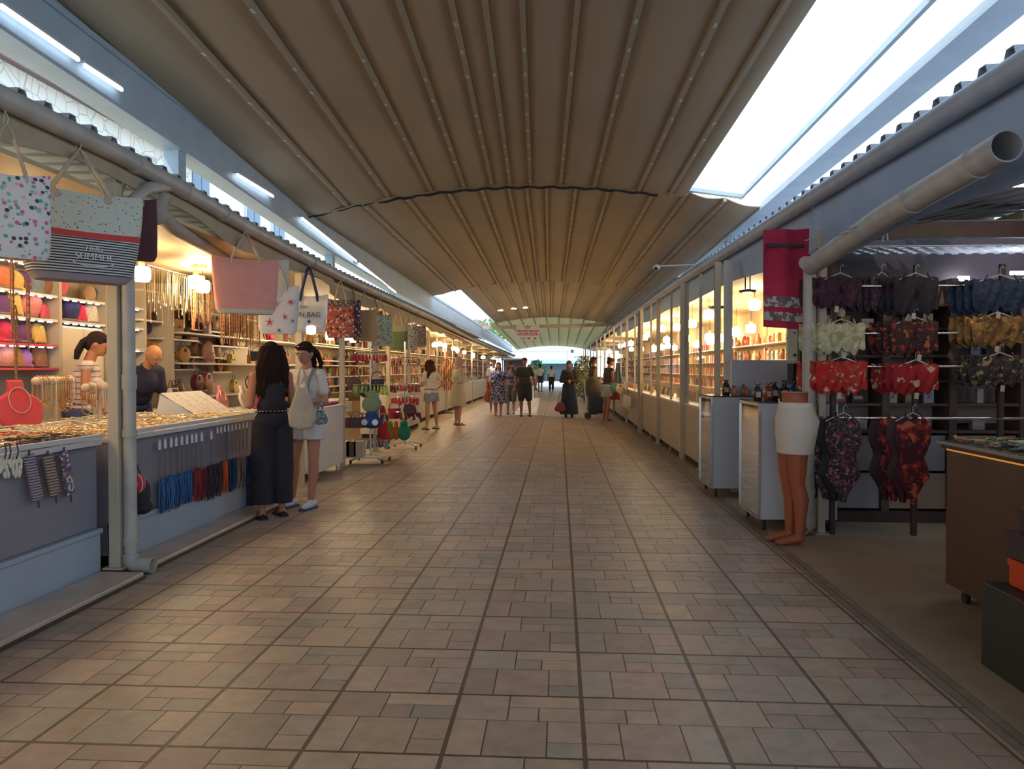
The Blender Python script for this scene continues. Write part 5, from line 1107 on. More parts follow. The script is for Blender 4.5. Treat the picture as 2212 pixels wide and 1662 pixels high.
# swimwear on rails
def hanger(r, x, y, z, w):
    MB().tube([(x - w, y, z - .05), (x, y, z + .02), (x + w, y, z - .05)], .006, 6).tube([(x, y, z + .02), (x, y, z + .07), (x + .02, y, z + .09), (x + .03, y, z + .07)], .003, 5).build('hanger', M('clear_hanger', (.5, .48, .45), .2), r)
def bikini(px, py, wpx, hpx, mt, label, Y=6.55, tags=True, seed=0):
    p = P(px, py, Y=Y); s = Y / 1650; w = wpx * s; h = hpx * s; r = empty('bikini_set', p, label, 'bikini')
    hanger(r, p.x, Y, p.z + .02, w * .48)
    rn = random.Random(seed)
    for q in range(4):
        dx = -.035 * q; dy = .06 * q
        m = MB()
        def fn(u, v, dx=dx, dy=dy):
            cup = .035 * (abs(math.sin(u * 2 * PI)) ** .7) * math.sin(v * PI); edge_ = .12 * math.sin(u * 2 * PI) ** 2 * 0
            zz = p.z - h * v * (.82 + .18 * abs(math.sin(u * 2 * PI))) - .012 * math.sin(u * 34) * v + .01 * math.cos(u * 21)
            return (p.x - w / 2 + w * u + dx, Y + dy - cup - .008 * math.sin(u * 26 + v * 8), zz)
        m.grid(fn, 34, 14).build('bikini_top', mt, r, thick=.008)
    for sx_ in (-.3, .3): MB().tube([(p.x + sx_ * w, Y - .01, p.z - .01), (p.x + sx_ * w * .8, Y - .015, p.z + .04)], .005, 5).build('strap', mt, r)
    if tags: MB().box((p.x + rn.uniform(-.05, .05), Y - .03, p.z - h - .02), (.035, .004, .05), (.0, .1, .1)).build('price_tag', M('tag_cream', (.55, .42, .32)), r, smooth=False)
    return r
def fl(n, base, sp, sc=26, th=.42): return MP(n, base, sp, sc * 1.1, thr=.50, kind='noise')
bikini(1815, 600, 88, 62, fl('wine_floral', (.04, .012, .025), [(.08, .02, .04), (.03, .01, .02)]), 'dark wine bikini, top left of the rack', seed=1)
bikini(1905, 598, 46, 70, fl('plum_floral', (.06, .03, .05), [(.10, .06, .07)]), 'narrow plum swimsuit edge between wine and black sets', Y=6.7, seed=2, tags=False)
bikini(1978, 600, 90, 76, fl('black_floral', (.012, .015, .025), [(.02, .02, .03), (.05, .01, .015)]), 'black bikini, top middle of the rack', seed=3)
bikini(2160, 604, 110, 70, fl('navy_floral', (.012, .02, .05), [(.02, .04, .08)]), 'dark navy bikini, top right of the rack', seed=4)
bikini(1818, 700, 96, 62, fl('cream_lace', (.50, .47, .28), [(.60, .58, .42), (.36, .34, .18)], 22), 'cream lace bikini set in the left column', seed=5)
bikini(1975, 695, 96, 70, fl('orange_black_flower', (.05, .015, .015), [(.45, .10, .02), (.02, .02, .02), (.35, .03, .02)], 22, .5), 'black bikini with orange and red flowers, middle column', seed=6)
bikini(2155, 685, 100, 62, fl('mustard_print', (.22, .11, .03), [(.35, .18, .04), (.10, .05, .02)], 24, .45), 'mustard brown bikini in the right column', seed=7)
bikini(1818, 782, 104, 66, fl('red_white_flower', (.50, .012, .015), [(.65, .45, .38), (.35, .08, .02), (.5, .01, .01)], 24, .28), 'bright red bikini with small white flowers, left column', seed=8)
bikini(1978, 788, 92, 60, fl('red_big_flower', (.34, .01, .015), [(.60, .35, .25), (.3, .01, .01), (.34, .01, .015)], 13, .28), 'deep red bikini with larger pale flowers, middle column', seed=9)
bikini(2160, 772, 92, 60, fl('black_gold_flower', (.03, .02, .02), [(.28, .20, .08), (.02, .04, .03), (.15, .04, .04)], 24, .38), 'black bikini with small gold flowers, right column', seed=10)
def swimsuit(px, py, wpx, hpx, mt, label, dkm, Y=6.5):
    p = P(px, py, Y=Y); s = Y / 1650; w = wpx * s; h = hpx * s; r = empty('swimsuit', p, label, 'swimsuit', None); hanger(r, p.x, Y, p.z + .03, w * .4)
    prof = [(0, .30), (.12, .40), (.26, .42), (.45, .27), (.58, .36), (.68, .40), (.78, .24), (.9, .12), (1, .06)]
    for q, mt_ in ((0, mt), (1, dkm), (2, mt), (3, dkm)):
        m = MB()
        def fn(u, v, q=q):
            hw = w * float(np.interp(v, [a for a, b in prof], [b for a, b in prof])); bulge = .05 * math.sin(PI * u) * (1 - .5 * v)
            return (p.x + (u - .5) * 2 * hw - .045 * q, Y + .07 * q - bulge, p.z - h * v - .01 * math.sin(u * 20))
        m.grid(fn, 16, 24).build('suit_body', mt_, r, thick=.008)
    for d in (-.2, .2): MB().tube([(p.x + d * w, Y - .02, p.z), (p.x + d * w * .8, Y, p.z + .05), (p.x + d * w * .7, Y + .05, p.z)], .006, 5).build('strap', dkm, r)
    return r
swimsuit(1822, 905, 92, 175, fl('black_pink_bloom', (.03, .025, .03), [(.35, .22, .22), (.22, .05, .09), (.05, .08, .06)], 34, .42), 'long black swimsuit with pink blossoms, left column', M('black_lycra', (.012, .012, .014), .6))
swimsuit(1972, 905, 88, 178, fl('wine_red_bloom', (.06, .01, .02), [(.50, .12, .06), (.3, .02, .02), (.06, .01, .02)], 16, .30), 'long wine swimsuit with red blossoms, middle column', M('wine_lycra', (.05, .008, .015), .6))
# shop rails
for k, (x0, x1) in enumerate(((2.32, 4.4),)):
    for z in (2.12, 1.72, 1.44, 1.0): tag(MB().cyl((x0, 6.66, z), (x1, 6.66, z), .010).build('clothes_rail', chrome), f'horizontal rail at height {["top", "second", "third", "lowest"][[2.12, 1.72, 1.44, 1.0].index(z)]} of the swimwear rack'.replace('at height ', 'in the '), 'rail')
for x in (2.34, 3.02, 3.72, 4.38): tag(MB().bb((x - .02, 6.66, 0), (x + .02, 6.70, 2.3)).build('rack_upright', dwood, smooth=False), 'dark upright of the swimwear rack', 'upright', 'uprights of the swimwear rack')
# shop tube light & small lights
r = empty('tube_light', P(2190, 592, Y=7.1), 'lit white tube light at the right edge above the navy bikini', 'light'); a, b = P(2183, 590, Y=7.15), P(2300, 590, Y=7.15)
MB().cyl(a, b, .018).build('tube', M('tube_glow', (1, 1, 1), em=(.75, .8, 1), es=45), r)
for y_, x_ in ((4.0, 4.2), (1.0, 4.2), (5.8, 3.6)):  # tubes added beyond the view to brighten the dark shop
    rr = empty('tube_light', (x_, y_, 2.78), f'added ceiling tube light brightening the swimwear shop', 'light', 'added ceiling tubes of the swimwear shop'); MB().cyl((x_ - .5, y_, 2.76), (x_ + .5, y_, 2.76), .018).build('tube', M('tube_warm', (1, 1, 1), em=(1, .85, .7), es=30), rr); MB().bb((x_ - .52, y_ - .03, 2.775), (x_ + .52, y_ + .03, 2.80)).build('housing', white, rr, smooth=False)
r = empty('lit_panel', P(2082, 610, Y=7.5), 'small lit square panel behind the black and navy bikinis', 'light'); p = P(2081, 610, Y=7.5); MB().box(p, (.10, .02, .11)).build('panel', M('panel_glow', (1, 1, 1), em=(.85, .9, 1), es=30), r, smooth=False)
r = empty('mask_print', P(1875, 625, Y=7.45), 'pale green lit face-shaped sign on the back shelf', 'sign'); p = P(1876, 626, Y=7.45); MB().ell(p, (.055, .01, .085)).build('face', M('mask_green', (.6, .65, .35), em=(.5, .55, .25), es=.5), r)
r = empty('white_bottle', P(1818, 680, Y=7.1), 'white bottle with red cap on the shelf behind the cream lace bikini', 'bottle'); p = P(1817, 684, Y=7.33); MB().cyl(p, p + Vector((0, 0, .10)), .035).build('body', M('glow_white', (.85, .8, .6)), r); MB().cyl(p + Vector((0, 0, .1)), p + Vector((0, 0, .135)), .028).build('cap', rd, r)
# counter near right
r = empty('jewellery_counter', (2.8, 4, 0), 'dark wooden counter at the right edge with jewellery under its glass top', 'counter')
MB().bb((2.40, 1.5, .09), (3.4, 4.88, .93)).build('body', M('counter_dark_wood', (.085, .045, .03), .35, noise=.2, ns=3), r, smooth=False, bevel=.004)
MB().bb((2.36, 1.48, .955), (3.44, 4.93, .975)).build('glass_top', M('counter_top_glass', (.25, .26, .27), .08), r, smooth=False); MB().bb((2.38, 1.5, .93), (3.42, 4.91, .955)).build('top_frame', M('black_trim', (.03, .025, .02), .3), r, smooth=False)
MB().bb((2.392, 1.5, .918), (2.398, 4.87, .928)).build('led_strip', M('amber_led', (1, .5, .1), em=(1, .35, .05), es=.3), r, smooth=False)
for x, y in ((2.46, 4.75), (2.46, 1.7), (3.3, 4.75)): MB().cyl((x - .012, y, .035), (x + .012, y, .035), .035).cyl((x, y, .05), (x, y, .09), .014).build('caster', blk, r)
heap(4.0, 4.85, 2.42, 3.2, .976, [gold, rd, g4, bk, M('teal_beads', (.05, .4, .35), .4), bw], 320, 'colourful beads and chains spread on the dark right counter', 9, rr=(.012, .03), zz=.02)
tag(MB().box((3.35, 4.80, 1.03), (.5, .3, .10)).build('white_carton', white, smooth=False, bevel=.01), 'white carton at the back of the dark right counter', 'carton')
# low black cabinet with boxes
tag(MB().bb((2.03, 1.5, 0), (2.385, 3.78, .40)).build('low_cabinet', M('black_cabinet', (.022, .024, .024), .5), smooth=False, bevel=.005), 'low black cabinet at the lower right corner, carrying shoe boxes', 'cabinet')
def sbox(x0, y1, z0, h, mt, lb, lid=None):
    r = empty('shoe_box', (x0 + .3, y1 - .4, z0), lb, 'box'); MB().bb((x0, y1 - .5, z0), (x0 + .24, y1, z0 + h)).build('box_body', mt, r, smooth=False, bevel=.004); MB().bb((x0 - .005, y1 - .505, z0 + h - .03), (x0 + .245, y1 + .005, z0 + h + .002)).build('lid', lid or mt, r, smooth=False)
sbox(2.12, 3.72, .402, .125, M('orange_box', (.55, .06, .012), .5), 'orange shoe box, lowest on the low black cabinet')
sbox(2.12, 3.74, .532, .125, M('plum_box', (.035, .02, .035), .5), 'dark plum shoe box on top of the orange one')
sbox(2.13, 3.66, .662, .11, M('navy_black_box', (.015, .015, .03), .4), 'navy black shoe box on top of the stack')
r = empty('blue_pouch', (2.3, 3.4, .78), 'blue plastic-wrapped pouch on top of the shoe boxes, cut by the right edge', 'pouch'); a = P(2205, 1130, Y=3.5); MB().ell((a.x + .10, 3.45, .86), (.10, .12, .075), rot=(0, .5, 0)).build('pouch', M('blue_wrap', (.10, .22, .45), .25), r); MB().rc((a.x + .02, 3.40, .83), (a.x + .14, 3.36, .80), .012, .012).build('white_rim', white, r)
# security camera
p = P(1418, 578, Y=12.6); r = empty('security_camera', p, 'white dome security camera on a horizontal arm under the awning', 'camera')
MB().cyl(p + Vector((.03, 0, .02)), P(1500, 572, Y=12.6), .014).build('arm', white, r); MB().ell(p, (.06, .06, .055)).build('housing', white, r); MB().ell(p + Vector((-.01, -.03, -.02)), (.035, .035, .03)).build('lens', blk, r)
# ceiling hook in shop
p = P(1912, 500, Y=6.2); r = empty('hanging_plug', p, 'small white looped cable hanging under the valance', 'cable'); MB().cyl(p, Vector((p.x, p.y, 2.81)), .004, n=5).build('cord', white, r); MB().tube([p + Vector((-.02, 0, -.08)), p + Vector((-.012, 0, -.02)), p, p + Vector((.015, 0, -.02)), p + Vector((.02, 0, -.07))], .006, 6).build('loop', white, r)
# downlights
for k, (px, py) in enumerate(((1081, 663), (1110, 661), (1135, 660))):
    p = P(px, py, Y=30); p.z = z3(30) + arch(p.x) - .045; tag(MB().lathe([(.11, .0), (.10, -.02)], c=p, n=14).build('downlight', M('downlight_glow', (1, .95, .85), em=(1, .9, .75), es=4)), ['leftmost lit downlight in the third awning section', 'middle lit downlight in the third awning section', 'rightmost small lit downlight in the third awning section'][k], 'light')
# sign
p0, p1 = P(1115, 702, Y=35.95), P(1165, 736, Y=35.95); r = empty('hanging_sign', ((p0.x + p1.x) / 2, 35.95, p1.z), 'white hanging sign with red credit card writing over the walkway', 'sign')
w = p1.x - p0.x; h = p0.z - p1.z; cx = (p0.x + p1.x) / 2
MB().bb((p0.x, 35.92, p1.z), (p1.x, 35.95, p0.z)).build('board', M('sign_white', (.72, .66, .64), .5), r, smooth=False)
def st(s_, sz, zf, col, nm_='t'): text(s_, sz, M('sign_' + nm_, col, .6), r, bold=.004, mtx= Matrix.Translation((cx, 35.91, p1.z + h * zf)) @ Euler((PI / 2, 0, 0)).to_matrix().to_4x4())
st('TÜM KREDİ KARTLARI', .102, .60, (.45, .06, .07), 'r'); st('GEÇERLİDİR', .17, .40, (.45, .03, .05), 'r'); text('VISA', .13, M('sign_navy', (.04, .06, .12)), r, Matrix.Translation((cx - w * .22, 35.91, p1.z + h * .14)) @ Euler((PI / 2, 0, 0)).to_matrix().to_4x4())
MB().bb((cx - .15, 35.905, p1.z + h * .84), (cx + .15, 35.915, p1.z + h * .88)).bb((cx - .09, 35.905, p1.z + h * .76), (cx + .09, 35.915, p1.z + h * .79)).build('emblem_lines', M('sign_brown', (.12, .06, .05)), r, smooth=False)
MB().ell((cx, 35.91, p1.z + h * .93), (.03, .006, .025)).build('emblem', MATS['sign_brown'], r)
for k, (dx, c) in enumerate(((.02, (.45, .05, .04)), (.07, (.5, .22, .05)))): MB().ell((cx + dx + .02, 35.91 - .003 * k, p1.z + h * .14), (.045, .005, .045)).build('card_circle', M('circle%d' % k, c), r)
MB().box((cx + w * .32, 35.91, p1.z + h * .14), (.11, .008, .09)).build('card_square', M('card_teal', (.05, .25, .28)), r, smooth=False)
for x in (p0.x + .05, p1.x - .05): MB().cyl((x, 35.94, p0.z), (x, 36.0, 3.55), .006, n=5).build('chain', chrome, r)

# ================= OUTSIDE =================
stone = MP('stone_wall', (.82, .84, .76), [(.55, .56, .50)], 3.0, kind='edge', thr=.03)
r = empty('stone_building', (-9, 14, 0), 'pale stone building with a pinkish tiled gable roof at the upper left', 'building')
p = P(0, 250, X=-9); q = P(350, 350, X=-9); yA, yB = 5.0, 18.3
MB().bb((-14, yA, 0), (-9, yB, 6.42)).build('wall', stone, r, smooth=False)
tile = MP('roof_tiles', (.62, .48, .46), [(.45, .32, .32)], 4, kind='wave', axis=1, thr=.3)
MB().add([(-8.6, 4.8, 6.45), (-8.6, 18.5, 6.45), (-11.5, 18.5, 7.4), (-11.5, 4.8, 7.4)], [(0, 1, 2, 3)]).build('roof', tile, r, smooth=False, thick=.14)
r = empty('white_building', (-9.5, 25, 0), 'white rendered building with framed windows beyond the small post on the left', 'building')
MB().bb((-14, 18.6, 0), (-9.2, 40, 8)).build('wall', M('white_render', (.85, .86, .86), .7), r, smooth=False)
for k, (px, py) in enumerate(((430, 392), (545, 468), (600, 500))):
    p = P(px, py, X=-9.18); f = MB().bb((-9.22, p.y - .55, p.z - .6), (-9.14, p.y + .55, p.z + .6)).build('window_frame', white, r, smooth=False)
    MB().bb((-9.16, p.y - .45, p.z - .5), (-9.12, p.y - .03, p.z + .5)).bb((-9.16, p.y + .03, p.z - .5), (-9.12, p.y + .45, p.z + .5)).build('pane', M('window_blue', (.12, .2, .3), .1), f, smooth=False)
def foliage(name, loc, rad, n, cols, label, cat, seed, leaf=.09):
    rn = random.Random(seed); m = MB(); mats = [M('leaf_' + str(c), c, .7) for c in cols]
    for _ in range(n):
        while True:
            v = Vector((rn.uniform(-1, 1), rn.uniform(-1, 1), rn.uniform(-1, 1)))
            if v.length < 1: break
        c = Vector(loc) + Vector((v.x * rad[0], v.y * rad[1], v.z * rad[2])); u = Vector((rn.gauss(0, 1), rn.gauss(0, 1), rn.gauss(0, 1))).normalized(); w_ = u.orthogonal().normalized(); l = leaf * rn.uniform(.6, 1.3)
        m.m = rn.randrange(len(mats)); m.add([c - u * l, c + w_ * l * .45, c + u * l, c - w_ * l * .45], [(0, 1, 2, 3)])
    r = empty(name, (loc[0], loc[1], loc[2] - rad[2]), label, cat); m.build('foliage', mats, r, smooth=False); MB().tube([(loc[0], loc[1], 0), loc], .04, 6).build('stem', M('bark', (.12, .08, .05)), r); return r
pinkf = [(.55, .12, .25), (.65, .25, .35), (.12, .25, .06), (.2, .35, .1)]
foliage('flowering_shrub', P(925, 668, X=-5.2), (.8, 2.2, .42), 1600, pinkf, 'pink flowering shrub showing over the left gutter beyond the totes', 'shrub', 1)
foliage('flowering_shrub', P(1030, 705, X=-5.0), (.7, 2.5, .35), 700, pinkf, 'smaller pink flowering shrub farther along the left roof', 'shrub', 2)
foliage('leafy_shrub', P(1372, 655, X=4.2), (.6, 2.5, .5), 1500, [(.18, .32, .06), (.3, .42, .1), (.1, .2, .05)], 'green leafy shrub behind the right roof near the short posts', 'shrub', 3)
foliage('potted_plants', P(1262, 815, Y=34) , (.55, 1.5, .95), 900, [(.06, .12, .04), (.15, .18, .07), (.3, .2, .08)], 'dark leafy plants on the right behind the woman in black and navy', 'plants', 4)
# far court
r = empty('far_building', (2, 100, 0), 'bright white building with two dark windows at the far end, right of centre', 'building')
MB().bb((-1.5, 99, 0), (9, 104, 7.4)).build('wall', M('bright_render', (.80, .80, .80), .7), r, smooth=False); MB().add([(-2.0, 98.5, 8.6), (8, 98.5, 7.4), (8, 104, 7.4), (-2.0, 104, 8.6)], [(0, 1, 2, 3)]).build('roof', M('pink_white_roof', (.7, .6, .62)), r, smooth=False, thick=.2)
for px in (1222, 1235): p = P(px, 759, Y=98.9); f = MB().box(p, (.5, .06, .4)).build('window', M('far_window', (.05, .07, .10), .2), r, smooth=False)
for k, (x0, x1, z, Y, lb, c) in enumerate(((-7.5, 1.0, 2.95, 64, 'long pale canopy closing the end of the walkway', (.62, .60, .50)), (-2.2, 1.8, 2.55, 78, 'lower white canopy beyond the walkway', (.7, .72, .7)), (1.2, 4.5, 2.45, 62, 'pale green parasol canopy at the far right of the walkway', (.5, .62, .55)))):
    r = empty('canopy', ((x0 + x1) / 2, Y, 0), lb, 'canopy'); MB().add([(x0, Y, z), (x1, Y, z), (x1 - .4, Y + 3, z + .5), (x0 + .4, Y + 3, z + .5), ((x0 + x1) / 2, Y + 1.5, z + .75)], [(0, 1, 4), (1, 2, 4), (2, 3, 4), (3, 0, 4)]).build('cloth', M('canopy%d' % k, c, .8), r, smooth=False, thick=.02)
    MB().bb((x0, Y - .02, z - .18), (x1, Y + .02, z)).build('valance', M('canopy%d' % k, c, .8), r, smooth=False)
    for x in (x0 + .3, x1 - .3): MB().cyl((x, Y, 0), (x, Y, z), .04).build('pole', steel, r)
r = empty('kiosk', (-4.5, 63, 0), 'dark kiosk front at the end of the left row, behind the man in black', 'kiosk'); MB().bb((-4.4, 61, 0), (-2.7, 63.5, 2.1)).build('body', M('kiosk_dark', (.05, .035, .03), .7), r, smooth=False); MB().bb((-4.6, 60.8, 2.1), (-2.6, 63.6, 2.25)).build('roof', M('kiosk_roof', (.12, .1, .09)), r, smooth=False)
r = empty('shade_backdrop_kiosk', (0, 86, 0), 'dark block standing for the shade beyond the white canopy', 'shade_block'); r.name = 'shade_block'; MB().bb((-3.2, 86, 0), (2.4, 88, 2.0)).build('body', M('shade_block_dark', (.04, .06, .07), .6), r, smooth=False); MB().bb((-3.2, 85.7, 2.0), (2.4, 86, 2.4)).build('fascia', M('teal_fascia', (.35, .5, .52)), r, smooth=False)  # dark block painted as the shade below the far canopies
foliage('palm_plant', P(1160, 800, Y=66), (.8, .8, .9), 400, [(.05, .14, .08), (.1, .22, .1)], 'dark green potted palm at the far end, left of the white T-shirts', 'plant', 5, .2)
foliage('garden_tree', (-7, 95, 6.3), (6, 3, 1.3), 900, [(.12, .3, .12), (.3, .42, .12)], 'green tree tops beyond the far canopy', 'tree', 6, .4)
# ================= PEOPLE =================
V3 = Vector
def skin(c): return M('skin_%02d%02d' % (int(c[0] * 99), int(c[1] * 99)), c, .5, spec=.4)
def person(label, loc, rz, h=1.7, lean=0, bend=0, hy=0, hp=0, arms=None, legs=None, sk=(.42, .20, .12), top=None, bottom=None, hair=None, shoes=None, vox=.011, fat=1.0, female=True, near=False, extra=None):
    s = h / 1.715; r = empty('person', loc, label, 'person', rz=rz)
    TL = Matrix.Translation((0, 0, .95)) @ Matrix.Rotation(lean, 4, 'X') @ Matrix.Translation((0, 0, -.95))
    HL = Matrix.Translation((0, 0, 1.49)) @ Matrix.Rotation(hy, 4, 'Z') @ Matrix.Rotation(hp, 4, 'X') @ Matrix.Translation((0, 0, -1.49))
    def up(v): return (TL @ v) * s
    def hd(v): return (TL @ (HL @ v)) * s
    def lo(v): return v * s
    A = {'shL': (.165, .0, 1.39), 'elL': (.225, .02, 1.12), 'wrL': (.24, -.05, .88), 'shR': (-.165, .0, 1.39), 'elR': (-.225, .02, 1.12), 'wrR': (-.24, -.05, .88)}
    A.update(arms or {}); A = {k: V3(v) for k, v in A.items()}
    G = {'hipL': (.088, 0, .92), 'knL': (.095, -.015, .50), 'anL': (.095, .02, .09), 'hipR': (-.088, 0, .92), 'knR': (-.095, -.015, .50), 'anR': (-.095, .02, .09)}
    G.update(legs or {}); G = {k: V3(v) for k, v in G.items()}
    m = MB()
    # torso
    m.ell((0, .005, .97), (.158 * fat, .112 * fat, .12)); m.ell((0, 0, 1.09), (.125 * fat, .092 * fat, .13)); m.ell((0, 0, 1.25), (.145 * fat, .105 * fat, .165)); m.ell((0, .005, 1.365), (.165, .07, .07))
    if female:
        for d in (-.065, .065): m.ell((d, -.085, 1.255), (.058, .05, .055))
    for q in 'LR': m.rc(A['sh' + q], V3((0, 0, 1.40)), .052, .05)
    m.rc((0, .01, 1.40), (0, 0, 1.51), .055, .05); m.tr(up)
    n0 = m.n(); m.ell((0, .005, 1.62), (.076, .095, .098), 18, 12); m.ell((0, -.035, 1.575), (.055, .058, .062)); m.rc((0, -.075, 1.545), (0, -.078, 1.548), .022, .020)
    m.rc((0, -.092, 1.625), (0, -.108, 1.597), .009, .014, 8)
    for d in (-.078, .078): m.ell((d, .01, 1.605), (.010, .018, .028), 8, 6)
    for d in (-.03, .03): m.ell((d, -.078, 1.638), (.022, .018, .010), 8, 6)
    m.tr(hd, n0)
    # arms + hands
    for q, sg in (('L', 1), ('R', -1)):
        n0 = m.n(); sh, el, wr = A['sh' + q], A['el' + q], A['wr' + q]
        m.rc(sh, el, .047 * fat ** .5, .037); m.rc(el, wr, .038, .025)
        d = (wr - el).normalized(); side = d.cross(V3((0, -1, .25))).normalized() * sg
        if side.length < .1: side = V3((sg, 0, 0))
        nrm = d.cross(side).normalized(); pc = wr + d * .05
        m.rc(wr + d * .01 - side * .0, wr + d * .075 + side * .012, .024, .026); m.rc(wr + d * .01, wr + d * .075 - side * .014, .022, .022)
        inw = V3((0, -1, 0)) if abs(nrm.y) > .3 else nrm
        for f in range(4):
            off = side * (.033 - .022 * f); L = (.060, .072, .066, .050)[f]; c0 = wr + d * .085 + off; c1 = c0 + (d * .8 + inw * .35 * (1 if True else 0)).normalized() * L * .55; c2 = c1 + (d * .45 + inw * .7).normalized() * L * .5
            m.rc(c0, c1, .0095, .009, 8); m.rc(c1, c2, .009, .008, 8)
        t0 = wr + d * .03 + side * .03; t1 = t0 + (d * .7 + side * .8).normalized() * .045; m.rc(t0, t1, .012, .010, 8); m.rc(t1, t1 + (d + inw * .4).normalized() * .03, .010, .009, 8)
        m.tr(up, n0)
    n0 = m.n()
    for q in 'LR':
        hp_, kn, an = G['hip' + q], G['kn' + q], G['an' + q]
        m.rc(hp_, kn, .088 * fat, .056 * fat ** .5); c = kn.lerp(an, .32) + V3((0, .012, 0)); m.rc(kn, c, .053, .056 * fat ** .5); m.rc(c, an, .055, .034)
        m.rc(an + V3((0, .015, -.045)), an + V3((0, -.07, -.06)), .038, .030); m.rc(an + V3((0, -.06, -.062)), an + V3((0, -.135, -.068)), .034, .022)
    m.tr(lo, n0)
    body = m.build('body', skin(sk), r, vox=vox * s, sm=3, local=True)
    # face
    fm = MB()
    for d in (-.030, .030): fm.ell((d, -.089, 1.622), (.0135, .008, .0075), 8, 6)
    fm.tr(hd).build('eyes', M('eye_white', (.55, .52, .5), .3), r, local=True)
    fm = MB()
    for d in (-.030, .030): fm.ell((d, -.0955, 1.6215), (.006, .004, .0065), 8, 6); fm.rc((d - .018, -.093, 1.640), (d + .018, -.093, 1.642), .0035, .0035, 6)
    fm.tr(hd).build('brows_and_irises', M('dark_brow', (.03, .02, .015), .5), r, local=True)
    fm = MB(); fm.ell((0, -.094, 1.572), (.024, .008, .006), 10, 6); fm.ell((0, -.092, 1.563), (.020, .008, .006), 10, 6); fm.tr(hd).build('lips', M('lip_tone', (.35, .10, .08), .4), r, local=True)
    # hair
    if hair:
        st_, hc = hair; hm = M('hair_%02d' % int(hc[0] * 999), hc, .8, bump=.8, bs=90, spec=.15) if st_ != 'hijab' else M('scarf_%02d%02d' % (int(hc[0] * 99), int(hc[2] * 99)), hc, .85, bump=.3, bs=30)
        m = MB(); rn = random.Random(int(h * 1000))
        if st_ == 'hijab':
            m.ell((0, .018, 1.63), (.094, .108, .112)); m.ell((0, .03, 1.55), (.085, .085, .08)); m.ell((0, .0, 1.46), (.10, .09, .07)); m.tr(hd); n0 = m.n(); m.ell((0, -.02, 1.40), (.14, .10, .05)); m.tr(up, n0)
            # keep the face open: push front shell back
            m.build('headscarf', hm, r, vox=vox * s, sm=3, local=True)
            fo = MB(); fo.ell((0, -.062, 1.60), (.060, .052, .072), 16, 10); fo.tr(hd).build('face', skin(sk), r, local=True)
        else:
            m.ell((0, .022, 1.645), (.086, .098, .092)); m.ell((0, -.02, 1.688), (.072, .07, .042)); m.ell((0, .06, 1.60), (.076, .05, .08))
            if st_ == 'short': pass
            elif st_ == 'bun': m.ell((0, .10, 1.68), (.04, .04, .04))
            elif st_ == 'tied':
                for k in range(10): a = rn.uniform(-.05, .05); m.tube([(a, .08, 1.66), (a * 1.6, .12, 1.58), (a * 2.2, .12, 1.48), (a * 2, .10, 1.40)], [.022, .026, .022, .010], 8)
            else:
                L = {'long': .48, 'mid': .34}[st_]; W_ = .098 if st_ == 'long' else .085
                m.tr(hd); RZ_ = Matrix.Rotation(hy, 3, 'Z')
                def drop(pts, rr, n_):
                    p0 = hd(V3(pts[0])); m.tube([p0 + (RZ_ @ (V3(q) - V3(pts[0]))) * s for q in pts], rr, n_)
                for k in range(46 if near else 20):
                    a = rn.uniform(-1, 1); x0 = math.sin(a * 1.5) * .075; y0 = .03 + .06 * math.cos(a * 1.5); ph = rn.uniform(0, 6); LL = L * rn.uniform(.75, 1.05); pts = []
                    for i in range(8):
                        t = i / 7; fl_ = 1 + .8 * math.sin(min(1, t * 1.4) * PI / 2); pts.append((x0 * fl_ * W_ / .085 + .010 * math.sin(t * 11 + ph), min(.16, y0 * (1 + .35 * t) + .012 * math.cos(t * 10 + ph) + .02), 1.67 - LL * t))
                    drop(pts, [.024] * 5 + [.02, .015, .007], 7)
                for d in (-1, 1):
                    for k in range(4): drop([(d * .055, -.04 + .012 * k, 1.69), (d * .090, -.035 + .02 * k, 1.63), (d * .100, -.02 + .02 * k, 1.52), (d * .105, .0, 1.42)], [.016, .018, .018, .010], 7)
                hd_ = lambda v: v
            m.tr(hd if st_ not in ('long', 'mid') else (lambda v: v)).build('hair', hm, r, vox=vox * s * .9, sm=1, local=True)
    # clothing
    def cloth(name, mm, mt, v=None, sm=3, fn=None): return mm.build(name, mt, r, vox=(v or vox * 1.05) * s, sm=sm, local=True)
    if top:
        kind, mt = top; m = MB(); g = .016
        m.ell((0, 0, 1.09), (.135 * fat + g, .100 * fat + g, .13)); m.ell((0, 0, 1.25), (.150 * fat + g, .110 * fat + g, .185 if kind != 'strapless' else .065))
        if female:
            for d in (-.065, .065): m.ell((d, -.085, 1.25), (.058 + g * .7, .05 + g * .7, .052 + g * .4))
        m.ell((0, .005, .985), (.16 * fat + g, .115 * fat + g, .07))
        if kind == 'strapless': m.rc((0, 0, 1.1), (0, 0, 1.24), .12, .135)
        if kind != 'strapless':
            m.ell((0, .0, 1.36), (.168 + g * .6, .088 + g, .072))
            for q in 'LR': m.rc(A['sh' + q], V3((0, 0, 1.39)), .064, .066)
            if kind not in ('tank',): 
                m.rc((0, .02, 1.40), (0, .018, 1.425), .072, .064)
            for q in 'LR':
                sh, el, wr = A['sh' + q], A['el' + q], A['wr' + q]
                if kind == 'tee' or kind == 'polo' or kind == 'loose': m.rc(sh, sh.lerp(el, .62), .060 * fat ** .5, .060)
                elif kind == 'long': m.rc(sh, el, .062 * fat ** .5, .055); m.rc(el, el.lerp(wr, .9), .052, .042)
                elif kind == 'robe': m.rc(sh, el, .066, .066); m.rc(el, el.lerp(wr, .88), .064, .058)
        m.tr(up)
        if kind == 'loose': n0 = m.n(); m.ell((0, .01, .93), (.20, .15, .16)); m.tr(lo, n0)
        cloth('shirt' if kind != 'strapless' else 'strapless_top', m, mt)
